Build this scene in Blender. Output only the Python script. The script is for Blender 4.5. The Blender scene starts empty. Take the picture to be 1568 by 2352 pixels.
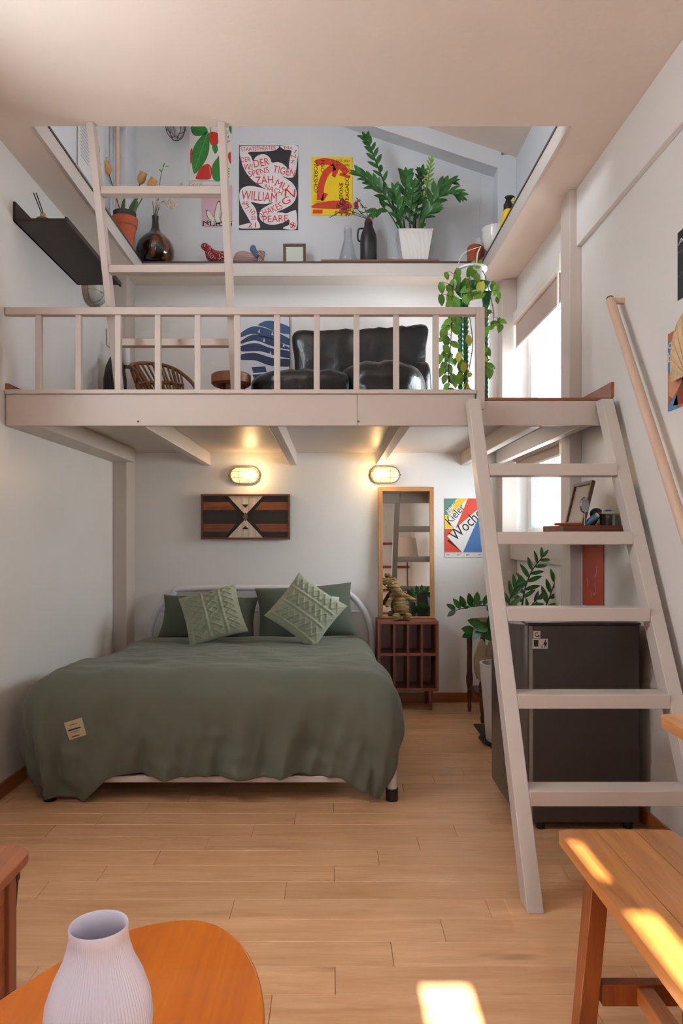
import bpy, math, random
from mathutils import Vector, Matrix, noise
from mathutils.bvhtree import BVHTree
random.seed(7)
PI = math.pi
SC = bpy.context.scene
COL = SC.collection

# ------------------------------------------------------------------ camera, sky, sun, exposure
F, CX, CY, EYE = 1680.0, 761.0, 1232.0, 1.2          # level camera, pixels of the 1568x2352 frame
cam_d = bpy.data.cameras.new('camera')
cam = bpy.data.objects.new('camera', cam_d)
COL.objects.link(cam)
cam.location = (0, 0, EYE)
cam.rotation_euler = (PI / 2, 0, 0)
cam_d.sensor_fit = 'VERTICAL'
cam_d.sensor_height = 36.0
cam_d.sensor_width = 24.0
cam_d.lens = F / 2352 * 36.0
cam_d.shift_x = (784 - CX) / 2352
cam_d.shift_y = (CY - 1176) / 2352
cam_d.clip_start = 0.02
SC.camera = cam

world = bpy.data.worlds.new('sky')
SC.world = world
world.use_nodes = True
bg = world.node_tree.nodes['Background']
bg.inputs['Color'].default_value = (0.86, 0.935, 1.0, 1)
bg.inputs['Strength'].default_value = 19.5

SUN_EL = math.radians(35)
sun_d = bpy.data.lights.new('sun', 'SUN')
sun_d.energy = 44
sun_d.color = (1.0, 0.86, 0.66)
sun_d.angle = math.radians(0.53)
sun = bpy.data.objects.new('sun', sun_d)
COL.objects.link(sun)
sun.rotation_euler = Vector((0, math.cos(SUN_EL), -math.sin(SUN_EL))).to_track_quat('-Z', 'Y').to_euler()
sun.location = (0, -4, 6)

def portal(name, loc, dirv, sx, sy):
    d = bpy.data.lights.new(name, 'AREA')
    d.shape = 'RECTANGLE'
    d.size, d.size_y = sx, sy
    d.cycles.is_portal = True
    o = bpy.data.objects.new(name, d)
    COL.objects.link(o)
    o.location = loc
    o.rotation_euler = Vector(dirv).to_track_quat('-Z', 'Y').to_euler()
    return o

vs = SC.view_settings
vs.view_transform = 'Standard'
vs.look = 'None'
vs.gamma = 1
vs.use_curve_mapping = False
vs.exposure = 0.12
SC.display_settings.display_device = 'sRGB'
try:
    SC.cycles.max_bounces = 6
    SC.cycles.diffuse_bounces = 4
    SC.cycles.adaptive_threshold = 0.13
    SC.cycles.adaptive_min_samples = 20
    SC.cycles.sample_clamp_indirect = 6
    SC.cycles.use_denoising = True
    SC.cycles.caustics_reflective = False
    SC.cycles.caustics_refractive = False
except Exception:
    pass

# ------------------------------------------------------------------ helpers
def W(px, py, Y):
    """point at depth Y that sits under frame pixel (px, py)"""
    return Vector(((px - CX) * Y / F, Y, EYE + (CY - py) * Y / F))

def lin(c):
    return tuple(((x / 255) / 12.92 if x / 255 <= 0.04045 else (((x / 255) + 0.055) / 1.055) ** 2.4) for x in c)

MATS = {}
def M(name, col, rough=0.55, metal=0.0, bump=0.0, bscale=60, var=0.0, vscale=6, spec=0.5, emis=0, trans=0, ior=1.45, coat=0, alpha=1, sheen=0):
    if name in MATS:
        return MATS[name]
    m = bpy.data.materials.new(name)
    m.use_nodes = True
    nt = m.node_tree
    b = nt.nodes['Principled BSDF']
    c = lin(col)
    b.inputs['Base Color'].default_value = (*c, 1)
    b.inputs['Roughness'].default_value = rough
    b.inputs['Metallic'].default_value = metal
    b.inputs['Specular IOR Level'].default_value = spec
    b.inputs['IOR'].default_value = ior
    b.inputs['Transmission Weight'].default_value = trans
    b.inputs['Coat Weight'].default_value = coat
    b.inputs['Alpha'].default_value = alpha
    if sheen:
        b.inputs['Sheen Weight'].default_value = sheen
    if emis:
        b.inputs['Emission Color'].default_value = (*c, 1)
        b.inputs['Emission Strength'].default_value = emis
    if var or bump:
        tc = nt.nodes.new('ShaderNodeTexCoord')
        if var:
            n = nt.nodes.new('ShaderNodeTexNoise')
            n.inputs['Scale'].default_value = vscale
            n.inputs['Detail'].default_value = 5
            r = nt.nodes.new('ShaderNodeValToRGB')
            r.color_ramp.elements[0].position = 0.3
            r.color_ramp.elements[1].position = 0.7
            r.color_ramp.elements[0].color = (*[x * (1 - var) for x in c], 1)
            r.color_ramp.elements[1].color = (*[min(1, x * (1 + var)) for x in c], 1)
            nt.links.new(tc.outputs['Object'], n.inputs['Vector'])
            nt.links.new(n.outputs['Fac'], r.inputs['Fac'])
            nt.links.new(r.outputs['Color'], b.inputs['Base Color'])
        if bump:
            n2 = nt.nodes.new('ShaderNodeTexNoise')
            n2.inputs['Scale'].default_value = bscale
            n2.inputs['Detail'].default_value = 4
            bp = nt.nodes.new('ShaderNodeBump')
            bp.inputs['Strength'].default_value = bump
            bp.inputs['Distance'].default_value = 0.02
            nt.links.new(tc.outputs['Object'], n2.inputs['Vector'])
            nt.links.new(n2.outputs['Fac'], bp.inputs['Height'])
            nt.links.new(bp.outputs['Normal'], b.inputs['Normal'])
    MATS[name] = m
    return m

def wood(name, c1, c2, axis='X', scale=14, stretch=12, rough=0.4, knots=0.0, rand=0.12, bump=0.08, coat=0.0):
    if name in MATS:
        return MATS[name]
    m = bpy.data.materials.new(name)
    m.use_nodes = True
    nt = m.node_tree
    L = nt.links.new
    b = nt.nodes['Principled BSDF']
    b.inputs['Roughness'].default_value = rough
    b.inputs['Coat Weight'].default_value = coat
    tc = nt.nodes.new('ShaderNodeTexCoord')
    oi = nt.nodes.new('ShaderNodeObjectInfo')
    add = nt.nodes.new('ShaderNodeVectorMath'); add.operation = 'MULTIPLY_ADD'
    comb = nt.nodes.new('ShaderNodeCombineXYZ')
    for i in range(3):
        L(oi.outputs['Random'], comb.inputs[i])
    add.inputs[1].default_value = (37.1, 23.7, 51.3)
    L(comb.outputs[0], add.inputs[0]); L(tc.outputs['Object'], add.inputs[2])
    mp = nt.nodes.new('ShaderNodeMapping')
    s = [scale] * 3
    s['XYZ'.index(axis)] = scale / stretch
    mp.inputs['Scale'].default_value = s
    L(add.outputs[0], mp.inputs['Vector'])
    n1 = nt.nodes.new('ShaderNodeTexNoise')
    n1.inputs['Scale'].default_value = 1.0; n1.inputs['Detail'].default_value = 8; n1.inputs['Roughness'].default_value = 0.62; n1.inputs['Distortion'].default_value = 0.9
    n2 = nt.nodes.new('ShaderNodeTexNoise')
    n2.inputs['Scale'].default_value = 7.0; n2.inputs['Detail'].default_value = 3
    L(mp.outputs[0], n1.inputs['Vector']); L(mp.outputs[0], n2.inputs['Vector'])
    mx = nt.nodes.new('ShaderNodeMath'); mx.operation = 'MULTIPLY_ADD'
    mx.inputs[1].default_value = 0.3
    L(n2.outputs['Fac'], mx.inputs[0]); L(n1.outputs['Fac'], mx.inputs[2])
    r = nt.nodes.new('ShaderNodeValToRGB')
    r.color_ramp.elements[0].position = 0.42; r.color_ramp.elements[1].position = 0.86
    r.color_ramp.elements[0].color = (*lin(c1), 1); r.color_ramp.elements[1].color = (*lin(c2), 1)
    L(mx.outputs[0], r.inputs['Fac'])
    out = r.outputs['Color']
    if knots:
        mp2 = nt.nodes.new('ShaderNodeMapping')
        s2 = [16.0] * 3; s2['XYZ'.index(axis)] = 3.2
        mp2.inputs['Scale'].default_value = s2
        L(add.outputs[0], mp2.inputs['Vector'])
        n3 = nt.nodes.new('ShaderNodeTexNoise'); n3.inputs['Scale'].default_value = 0.8; n3.inputs['Detail'].default_value = 2
        L(mp2.outputs[0], n3.inputs['Vector'])
        r3 = nt.nodes.new('ShaderNodeValToRGB')
        r3.color_ramp.elements[0].position = 0.69; r3.color_ramp.elements[1].position = 0.80
        r3.color_ramp.elements[0].color = (0, 0, 0, 1); r3.color_ramp.elements[1].color = (knots, knots, knots, 1)
        L(n3.outputs['Fac'], r3.inputs['Fac'])
        mk = nt.nodes.new('ShaderNodeMixRGB'); mk.blend_type = 'MIX'
        mk.inputs['Color2'].default_value = (*[x * 0.45 for x in lin(c1)], 1)
        L(r3.outputs['Color'], mk.inputs['Fac']); L(out, mk.inputs['Color1'])
        out = mk.outputs['Color']
    if rand:
        hs = nt.nodes.new('ShaderNodeHueSaturation')
        ma = nt.nodes.new('ShaderNodeMath'); ma.operation = 'MULTIPLY_ADD'
        ma.inputs[1].default_value = 2 * rand; ma.inputs[2].default_value = 1 - rand
        L(oi.outputs['Random'], ma.inputs[0]); L(ma.outputs[0], hs.inputs['Value']); L(out, hs.inputs['Color'])
        out = hs.outputs['Color']
    L(out, b.inputs['Base Color'])
    if bump:
        bp = nt.nodes.new('ShaderNodeBump'); bp.inputs['Strength'].default_value = bump; bp.inputs['Distance'].default_value = 0.01
        L(mx.outputs[0], bp.inputs['Height']); L(bp.outputs['Normal'], b.inputs['Normal'])
    MATS[name] = m
    return m

def striped(name, cols, axis='Z', freq=60, rough=0.8, bump=0.5, dist=1.0, rot=(0, 0, 0)):
    """soft banded cloth: wave bands in several colours, with relief"""
    m = bpy.data.materials.new(name); m.use_nodes = True
    nt = m.node_tree; L = nt.links.new
    b = nt.nodes['Principled BSDF']; b.inputs['Roughness'].default_value = rough
    tc = nt.nodes.new('ShaderNodeTexCoord'); mp = nt.nodes.new('ShaderNodeMapping'); mp.inputs['Rotation'].default_value = rot
    w = nt.nodes.new('ShaderNodeTexWave'); w.bands_direction = axis; w.inputs['Scale'].default_value = freq; w.inputs['Distortion'].default_value = dist
    w.inputs['Detail'].default_value = 1
    r = nt.nodes.new('ShaderNodeValToRGB'); r.color_ramp.interpolation = 'LINEAR' if len(cols) == 2 else 'CONSTANT'
    while len(r.color_ramp.elements) < len(cols):
        r.color_ramp.elements.new(0.5)
    for i, c in enumerate(cols):
        r.color_ramp.elements[i].position = i / max(1, len(cols) - (1 if len(cols) == 2 else 0))
        r.color_ramp.elements[i].color = (*lin(c), 1)
    L(tc.outputs['Object'], mp.inputs[0]); L(mp.outputs[0], w.inputs['Vector']); L(w.outputs['Fac'], r.inputs['Fac']); L(r.outputs['Color'], b.inputs['Base Color'])
    bp = nt.nodes.new('ShaderNodeBump'); bp.inputs['Strength'].default_value = bump; bp.inputs['Distance'].default_value = 0.004
    L(w.outputs['Fac'], bp.inputs['Height']); L(bp.outputs['Normal'], b.inputs['Normal'])
    MATS[name] = m
    return m

def thin_glass(name, tint, refl=0.06, rough=0.03):
    m = bpy.data.materials.new(name); m.use_nodes = True
    nt = m.node_tree; L = nt.links.new
    nt.nodes.remove(nt.nodes['Principled BSDF'])
    t = nt.nodes.new('ShaderNodeBsdfTransparent'); t.inputs[0].default_value = (*lin(tint), 1)
    g = nt.nodes.new('ShaderNodeBsdfGlossy'); g.inputs['Roughness'].default_value = rough
    mx = nt.nodes.new('ShaderNodeMixShader'); fr = nt.nodes.new('ShaderNodeLayerWeight'); fr.inputs['Blend'].default_value = 0.25
    ma = nt.nodes.new('ShaderNodeMath'); ma.operation = 'MULTIPLY_ADD'; ma.inputs[1].default_value = 0.5; ma.inputs[2].default_value = refl
    L(fr.outputs['Fresnel'], ma.inputs[0]); L(ma.outputs[0], mx.inputs[0]); L(t.outputs[0], mx.inputs[1]); L(g.outputs[0], mx.inputs[2])
    L(mx.outputs[0], nt.nodes['Material Output'].inputs[0])
    MATS[name] = m
    return m

ORG = {}
def org(o):
    while o is not None:
        if o.name in ORG:
            return ORG[o.name]
        o = o.parent
    return Vector((0, 0, 0))

class MB:
    def __init__(s):
        s.v = []; s.f = []
    def add(s, vs_, fs_):
        k = len(s.v)
        s.v += [Vector(p) for p in vs_]
        s.f += [[i + k for i in f] for f in fs_]
        return s
    def box(s, x0, x1, y0, y1, z0, z1):
        return s.add([(x, y, z) for x in (x0, x1) for y in (y0, y1) for z in (z0, z1)],
                     [(0, 1, 3, 2), (4, 6, 7, 5), (0, 4, 5, 1), (2, 3, 7, 6), (0, 2, 6, 4), (1, 5, 7, 3)])
    def obox(s, mtx, sx, sy, sz):
        k = len(s.v)
        s.box(-sx / 2, sx / 2, -sy / 2, sy / 2, -sz / 2, sz / 2)
        for i in range(k, len(s.v)):
            s.v[i] = mtx @ s.v[i]
        return s
    def prism(s, pts, vec):
        n = len(pts); vec = Vector(vec)
        pts = [Vector(p) for p in pts]
        return s.add(pts + [p + vec for p in pts],
                     [list(range(n))[::-1], list(range(n, 2 * n))] + [(i, (i + 1) % n, (i + 1) % n + n, i + n) for i in range(n)])
    def tube(s, path, r, n=8, closed=False, flat=1.0):
        P = [Vector(p) for p in path]
        k = len(P)
        R = r if isinstance(r, (list, tuple)) else [r] * k
        up = None; rings = []
        for i in range(k):
            a = P[(i - 1) % k] if (closed or i > 0) else P[i]
            b = P[(i + 1) % k] if (closed or i < k - 1) else P[i]
            t = (b - a).normalized()
            if up is None:
                up = t.cross(Vector((0.13, 0.31, 0.94)))
                if up.length < 1e-3:
                    up = t.cross(Vector((1, 0, 0)))
                up.normalize()
            up = (up - t * up.dot(t)).normalized()
            w = t.cross(up)
            rings.append([P[i] + (up * math.cos(2 * PI * j / n) + w * math.sin(2 * PI * j / n) * flat) * R[i] for j in range(n)])
        vs_ = [p for g in rings for p in g]
        fs_ = []
        for i in range(k if closed else k - 1):
            q = (i + 1) % k
            for j in range(n):
                fs_.append((i * n + j, i * n + (j + 1) % n, q * n + (j + 1) % n, q * n + j))
        if not closed:
            fs_.append(list(range(n))[::-1]); fs_.append([(k - 1) * n + j for j in range(n)])
        return s.add(vs_, fs_)
    def lathe(s, prof, c=(0, 0, 0), n=28, mtx=None, capb=True, capt=True, rib=None):
        c = Vector(c); vs_ = []; fs_ = []
        for (r, z) in prof:
            for j in range(n):
                a = 2 * PI * j / n
                rr = r * (rib(a, z) if rib else 1)
                p = Vector((rr * math.cos(a), rr * math.sin(a), z))
                vs_.append((mtx @ p if mtx else p) + c)
        k = len(prof)
        for i in range(k - 1):
            for j in range(n):
                fs_.append((i * n + j, i * n + (j + 1) % n, (i + 1) * n + (j + 1) % n, (i + 1) * n + j))
        if capb: fs_.append(list(range(n))[::-1])
        if capt: fs_.append([(k - 1) * n + j for j in range(n)])
        return s.add(vs_, fs_)
    def ell(s, c, rad, rot=None, nu=16, nv=10):
        c = Vector(c); vs_ = []; fs_ = []
        for i in range(nv + 1):
            t = PI * i / nv
            for j in range(nu):
                a = 2 * PI * j / nu
                p = Vector((rad[0] * math.sin(t) * math.cos(a), rad[1] * math.sin(t) * math.sin(a), -rad[2] * math.cos(t)))
                vs_.append((rot @ p if rot else p) + c)
        for i in range(nv):
            for j in range(nu):
                fs_.append((i * nu + j, i * nu + (j + 1) % nu, (i + 1) * nu + (j + 1) % nu, (i + 1) * nu + j))
        return s.add(vs_, fs_)
    def grid(s, fn, nu, nv):
        vs_ = [fn(i / nu, j / nv) for j in range(nv + 1) for i in range(nu + 1)]
        fs_ = [(j * (nu + 1) + i, j * (nu + 1) + i + 1, (j + 1) * (nu + 1) + i + 1, (j + 1) * (nu + 1) + i) for j in range(nv) for i in range(nu)]
        return s.add(vs_, fs_)
    def build(s, name, mat, parent=None, smooth=0, bevel=0, seg=2, base=None):
        me = bpy.data.meshes.new(name)
        o0 = org(parent) if parent is not None else (Vector(base) if base is not None else Vector((0, 0, 0)))
        me.from_pydata([tuple(p - o0) for p in s.v], [], s.f)
        me.validate()
        me.materials.append(mat)
        if smooth:
            me.shade_smooth()
            if smooth < 180:
                me.set_sharp_from_angle(angle=math.radians(smooth))
        o = bpy.data.objects.new(name, me)
        COL.objects.link(o)
        if parent is not None:
            o.parent = parent
        else:
            o.location = o0
            ORG[o.name] = o0
        if bevel:
            bm_ = o.modifiers.new('bevel', 'BEVEL')
            bm_.width = bevel; bm_.segments = seg; bm_.limit_method = 'ANGLE'; bm_.angle_limit = math.radians(40)
        return o

def tag(o, label, cat, group=None):
    o['label'] = label; o['category'] = cat
    if group: o['group'] = group
    return o
def thing(name, label, cat, base, group=None):
    o = bpy.data.objects.new(name, None); COL.objects.link(o)
    o.location = base; ORG[o.name] = Vector(base)
    o.empty_display_size = 0.05
    return tag(o, label, cat, group)
def struct(mb, name, mat, base=None, **k):
    o = mb.build(name, mat, base=base, **k); o['kind'] = 'structure'
    return o
def child_copy(src, parent, mtx=None):
    c = src.copy(); COL.objects.link(c); c.parent = parent
    if mtx is not None: c.matrix_local = mtx
    return c
def cr(pts, n=6, closed=False):
    """Catmull-Rom curve through the points"""
    P = [Vector(p) for p in pts]; k = len(P); out = []
    for i in range(k if closed else k - 1):
        if closed:
            a, b, c, d = P[(i - 1) % k], P[i], P[(i + 1) % k], P[(i + 2) % k]
        else:
            a, b, c, d = P[max(i - 1, 0)], P[i], P[i + 1], P[min(i + 2, k - 1)]
        for j in range(n):
            t = j / n
            out.append(0.5 * ((2 * b) + (c - a) * t + (2 * a - 5 * b + 4 * c - d) * t * t + (3 * b - a - 3 * c + d) * t ** 3))
    if not closed: out.append(P[-1])
    return out
def basis(x, y, z, loc):
    m = Matrix((x, y, z)).transposed().to_4x4(); m.translation = loc
    return m
def smoothstep(a, b, x):
    t = max(0, min(1, (x - a) / (b - a))); return t * t * (3 - 2 * t)

# ------------------------------------------------------------------ common materials
paint = M('wall_paint', (230, 227, 224), 0.36, bump=0.04, bscale=35, var=0.02, vscale=2)
ceil_paint = M('ceiling_paint', (232, 216, 202), 0.6, bump=0.10, bscale=18, var=0.02, vscale=3)
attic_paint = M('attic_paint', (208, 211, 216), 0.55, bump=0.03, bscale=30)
white = M('white_gloss_paint', (203, 193, 186), 0.38, bump=0.03, bscale=40)
white2 = M('white_timber_paint', (198, 185, 176), 0.42, bump=0.03, bscale=40)
wmetal = M('white_metal', (218, 216, 220), 0.28)
pvc = M('white_window_frame', (236, 236, 236), 0.3)
brown_edge = M('dark_brown_edge', (72, 56, 54), 0.5)
base_wood = wood('baseboard_wood', (134, 72, 32), (170, 100, 52), 'X', 14, 12, 0.35)
base_woodY = wood('baseboard_wood_lengthwise', (134, 72, 32), (170, 100, 52), 'Y', 14, 12, 0.35)
floor_wood = wood('floor_oak', (202, 148, 104), (228, 182, 140), 'X', 22, 11, 0.33, knots=0.55, rand=0.05, bump=0.03)
pine = wood('pine_orange', (160, 96, 44), (206, 142, 78), 'Y', 18, 14, 0.32, knots=0.5, coat=0.3)
pine_dark = wood('pine_legs', (112, 52, 20), (158, 88, 40), 'Z', 18, 12, 0.34, coat=0.2)
mahog = wood('mahogany', (92, 42, 27), (140, 74, 50), 'Z', 20, 10, 0.38)
mahogX = wood('mahogany_across', (100, 48, 32), (150, 82, 57), 'X', 20, 10, 0.38)
dwood = wood('dark_turned_wood', (58, 30, 20), (92, 50, 32), 'Z', 22, 8, 0.35)
black = M('black_plastic', (22, 22, 23), 0.4)
paper = M('paper_white', (226, 224, 224), 0.6)
terracotta = M('terracotta', (164, 78, 48), 0.7, var=0.1, vscale=20)

# ------------------------------------------------------------------ the room
XL, XR, YB, YR, ZC, ZA = -1.52, 1.31, 5.305, -1.5, 3.02, 3.115
T = 0.15
fl = struct(MB().box(XL - T, XR + T, YR - T, YB + T, -0.12, -0.012), 'floor', M('screed', (70, 52, 38), 0.9))
# floorboards: 125 mm wide, 826 mm long, stepped by a fifth
PW, PL = 0.1255, 0.826
cache = {}
row = 0
y = 5.305
k0 = int(round((5.305 - 2.876) / PW))
while y > YR + 0.01:
    y0 = max(y - PW, YR)
    idx = row - k0
    off = 0.34 - 0.165 * (idx % 5)
    x = XL; n = math.floor((XL - off) / PL) + 1
    cuts = [XL]
    while off + n * PL < XR - 0.02:
        c = off + n * PL
        if c > XL + 0.02: cuts.append(c)
        n += 1
    cuts.append(XR)
    for a, b in zip(cuts[:-1], cuts[1:]):
        key = (round(b - a, 3), round(y - y0, 3))
        if key not in cache:
            w_, h_ = (b - a) / 2 - 0.0005, (y - y0) / 2 - 0.0004
            mb = MB()
            c = 0.0012
            mb.add([(-w_, -h_, -0.012), (w_, -h_, -0.012), (w_, h_, -0.012), (-w_, h_, -0.012),
                    (-w_, -h_, -c), (w_, -h_, -c), (w_, h_, -c), (-w_, h_, -c),
                    (-w_ + c, -h_ + c, 0), (w_ - c, -h_ + c, 0), (w_ - c, h_ - c, 0), (-w_ + c, h_ - c, 0)],
                   [(0, 1, 5, 4), (1, 2, 6, 5), (2, 3, 7, 6), (3, 0, 4, 7), (4, 5, 9, 8), (5, 6, 10, 9), (6, 7, 11, 10), (7, 4, 8, 11), (8, 9, 10, 11)])
            me = bpy.data.meshes.new('plank'); me.from_pydata([tuple(p) for p in mb.v], [], mb.f); me.materials.append(floor_wood)
            cache[key] = me
        o = bpy.data.objects.new('plank', cache[key]); COL.objects.link(o); o.parent = fl
        o.location = ((a + b) / 2, (y + y0) / 2, random.uniform(-0.0004, 0))
    y = y0; row += 1

# windows in the right wall: Y 4.0..5.18, under the loft and above it
WY0, WY1 = 4.0, 5.18
ZW = 5.3
struct(MB().box(XL - T, XR + T, YB, YB + T, -0.1, ZC), 'wall_back', paint)
LW = (1.6, 2.5, 1.8, 2.55)                                          # big window in the left wall beside the camera, Y and Z
mb = MB().box(XL - T, XL, YR - T, LW[0], -0.1, ZC).box(XL - T, XL, LW[1], YB + T, -0.1, ZC).box(XL - T, XL, LW[0], LW[1], -0.1, LW[2]).box(XL - T, XL, LW[0], LW[1], LW[3], ZC)
struct(mb, 'wall_left', paint)
mb = MB().box(XR, XR + T, YR - T, WY0, -0.1, ZC).box(XR, XR + T, WY1, YB + T, -0.1, ZC)
mb.box(XR, XR + T, WY0, WY1, -0.1, 1.22).box(XR, XR + T, WY0, WY1, 1.79, 1.86).box(XR, XR + T, WY0, WY1, 2.76, ZC)
struct(mb, 'wall_right', paint)
# rear wall behind the camera, slots cut to shape the sun patches
RW = [(0.240, 0.366, 0.12, 2.457), (0.588, 0.640, 1.70, 2.56), (0.588, 0.606, 2.62, 2.80)]
def wall_with_holes(x0, x1, z0, z1, y0, y1, holes):
    mb = MB()
    xs = sorted({x0, x1, *[h[0] for h in holes], *[h[1] for h in holes]})
    zs = sorted({z0, z1, *[h[2] for h in holes], *[h[3] for h in holes]})
    for a, b in zip(xs[:-1], xs[1:]):
        for c, d in zip(zs[:-1], zs[1:]):
            m_ = ((a + b) / 2, (c + d) / 2)
            if not any(h[0] < m_[0] < h[1] and h[2] < m_[1] < h[3] for h in holes):
                mb.box(a, b, y0, y1, c, d)
    return mb
struct(wall_with_holes(XL - T, XR + T, -0.1, ZC, YR - 0.06, YR, RW), 'wall_rear', paint)
# ceiling slab with the attic opening
OX0, OX1, OY0, OY1 = -1.33, 1.062, 3.246, 5.108
SKX0, SKX1, SKY0, SKY1, SKZ = -0.70, 0.05, 0.15, 0.9, 3.8           # light well added to brighten the coffee table and vase
mb = MB().box(XL - T, XR + T, YR - T, SKY0, ZC, ZA).box(XL - T, SKX0, SKY0, SKY1, ZC, ZA).box(SKX1, XR + T, SKY0, SKY1, ZC, ZA).box(XL - T, XR + T, SKY1, OY0, ZC, ZA)
mb.box(XL - T, OX0, OY0, YB + T, ZC, ZA).box(OX1, XR + T, OY0, YB + T, ZC, ZA).box(OX0, OX1, OY1, YB + T, ZC, ZA)
struct(mb, 'ceiling', ceil_paint)
mb = MB().box(SKX0 - 0.06, SKX0, SKY0 - 0.06, SKY1 + 0.06, ZA, SKZ).box(SKX1, SKX1 + 0.06, SKY0 - 0.06, SKY1 + 0.06, ZA, SKZ).box(SKX0, SKX1, SKY0 - 0.06, SKY0, ZA, SKZ).box(SKX0, SKX1, SKY1, SKY1 + 0.06, ZA, SKZ)  # shaft of the added well, deep enough to keep direct sun out
struct(mb, 'added_light_well', ceil_paint)
# opening lined with white boards and a dark edge strip
tr = struct(MB().box(OX0, OX1, OY1 - 0.012, OY1, ZC - 0.004, ZA - 0.012), 'trim_1', white)
MB().box(OX0, OX0 + 0.012, OY0, OY1 - 0.012, ZC - 0.004, ZA - 0.012).build('lining_board', white, tr)
MB().box(OX1 - 0.012, OX1, OY0, OY1 - 0.012, ZC - 0.004, ZA - 0.012).build('lining_board', white, tr)
MB().box(OX0, OX1, OY1 - 0.016, OY1 + 0.02, ZA - 0.012, ZA).build('edge_strip', brown_edge, tr)
MB().box(OX0 - 0.02, OX0 + 0.016, OY0, OY1 - 0.016, ZA - 0.012, ZA).build('edge_strip', brown_edge, tr)
MB().box(OX1 - 0.016, OX1 + 0.02, OY0, OY1 - 0.016, ZA - 0.012, ZA).build('edge_strip', brown_edge, tr)
# attic above
AF = 1.4
struct(MB().box(XL - T, XR + T, YB, YB + T, ZA, ZW), 'wall_attic_back', attic_paint)
struct(MB().box(XR, XR + T, AF, YB, ZA, ZW), 'wall_attic_right', attic_paint)
AW = (1.9, 3.1, 3.45, 4.35)                                       # attic window in the left wall, Y and Z
struct(MB().box(XL - T, XR + T, AF - 0.1, AF, ZA, ZW), 'wall_attic_front', attic_paint)
mb = MB().box(XL - T, XL, AF, AW[0], ZA, ZW).box(XL - T, XL, AW[1], YB, ZA, ZW).box(XL - T, XL, AW[0], AW[1], ZA, AW[2]).box(XL - T, XL, AW[0], AW[1], AW[3], ZW)
struct(mb, 'wall_attic_left', attic_paint)
def roofz(x): return 3.925 - 0.335 * (x - 1.171)
mb = MB().prism([(XL - T, AF - 0.1, roofz(XL - T)), (XR + T, AF - 0.1, roofz(XR + T)), (XR + T, AF - 0.1, roofz(XR + T) + 0.1), (XL - T, AF - 0.1, roofz(XL - T) + 0.1)], (0, YB - AF + 0.2, 0))
struct(mb, 'ceiling_attic', ceil_paint)
mb = MB().prism([(-1.42, 5.169, roofz(-1.42) - 0.12), (1.2, 5.169, roofz(1.2) - 0.12), (1.2, 5.169, roofz(1.2)), (-1.42, 5.169, roofz(-1.42))], (0, YB - 5.169, 0))
struct(mb, 'trim_2', attic_paint)                                   # rafter on the attic back wall
# corner columns, window column, beads
struct(MB().box(XL, -1.424, 5.086, YB, 0, ZC), 'trim_3', white2, bevel=0.004)
struct(MB().box(XL, -1.424, 5.086, YB, ZA, 4.7), 'trim_4', attic_paint, bevel=0.004)
struct(MB().box(1.205, XR, 5.17, YB, 0, ZC), 'trim_5', white2, bevel=0.004)
struct(MB().box(1.175, XR, 5.17, YB, ZA, 3.9), 'trim_6', attic_paint, bevel=0.004)
struct(MB().box(1.248, XR, 3.834, 3.985, 0, ZC), 'trim_7', white2, bevel=0.004)
struct(MB().box(1.283, XR, YR, 3.834, 2.72, ZC), 'trim_8', paint, bevel=0.004)
struct(MB().box(1.262, XR, 3.985, 5.17, 1.04, 1.215), 'trim_9', white2, bevel=0.003)
struct(MB().box(0.02, 0.026, 5.302, YB, ZA, 4.25), 'trim_10', attic_paint)
struct(MB().box(1.075, 1.081, 5.302, YB, ZA, 3.84), 'trim_11', attic_paint)
# baseboards
struct(MB().box(-1.424, 1.205, 5.29, YB, 0, 0.068), 'baseboard_back', base_wood, bevel=0.004)
struct(MB().box(XL, XL + 0.014, YR, 5.086, 0, 0.068), 'baseboard_left', base_woodY, bevel=0.004)
struct(MB().box(XR - 0.014, XR, YR, 3.834, 0, 0.068), 'baseboard_right', base_woodY, bevel=0.004)

# windows: frame in the reveal, sash stiles, glass
glass = thin_glass('window_glass', (250, 252, 252), 0.04)
seal = M('grey_seal', (120, 124, 132), 0.5)
def window(n, z0, z1):
    x0, x1 = 1.385, 1.435
    mb = MB().box(x0, x1, WY0, WY1, z0, z0 + 0.04).box(x0, x1, WY0, WY1, z1 - 0.04, z1).box(x0, x1, WY1 - 0.05, WY1, z0 + 0.04, z1 - 0.04).box(x0, x1, WY0, WY0 + 0.04, z0 + 0.04, z1 - 0.04)
    w = struct(mb, 'window_%d' % n, pvc, bevel=0.003)
    ym = 5.03
    MB().box(x0 - 0.012, x1 - 0.01, ym, ym + 0.06, z0 + 0.03, z1 - 0.03).build('sash_stile', pvc, w, bevel=0.003)
    MB().box(x0 - 0.014, x1 - 0.02, ym - 0.006, ym, z0 + 0.04, z1 - 0.04).build('seal', seal, w)
    MB().box(x0 + 0.02, x0 + 0.026, WY0 + 0.03, WY1 - 0.04, z0 + 0.03, z1 - 0.03).build('pane', glass, w)
    return w
w1 = window(1, 1.22, 1.79)
w2 = window(2, 1.86, 2.76)
portal('window_portal_low', (1.45, 4.59, 1.505), (-1, 0, 0), 1.15, 0.56)
portal('window_portal_high', (1.45, 4.59, 2.31), (-1, 0, 0), 1.15, 0.88)
portal('left_portal', (XL - T - 0.01, (LW[0] + LW[1]) / 2, (LW[2] + LW[3]) / 2), (1, 0, 0), LW[1] - LW[0], LW[3] - LW[2])
portal('added_well_portal', ((SKX0 + SKX1) / 2, (SKY0 + SKY1) / 2, SKZ + 0.02), (0, 0, -1), SKX1 - SKX0, SKY1 - SKY0)
mb = MB()
a, b, c, d = LW
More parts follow.
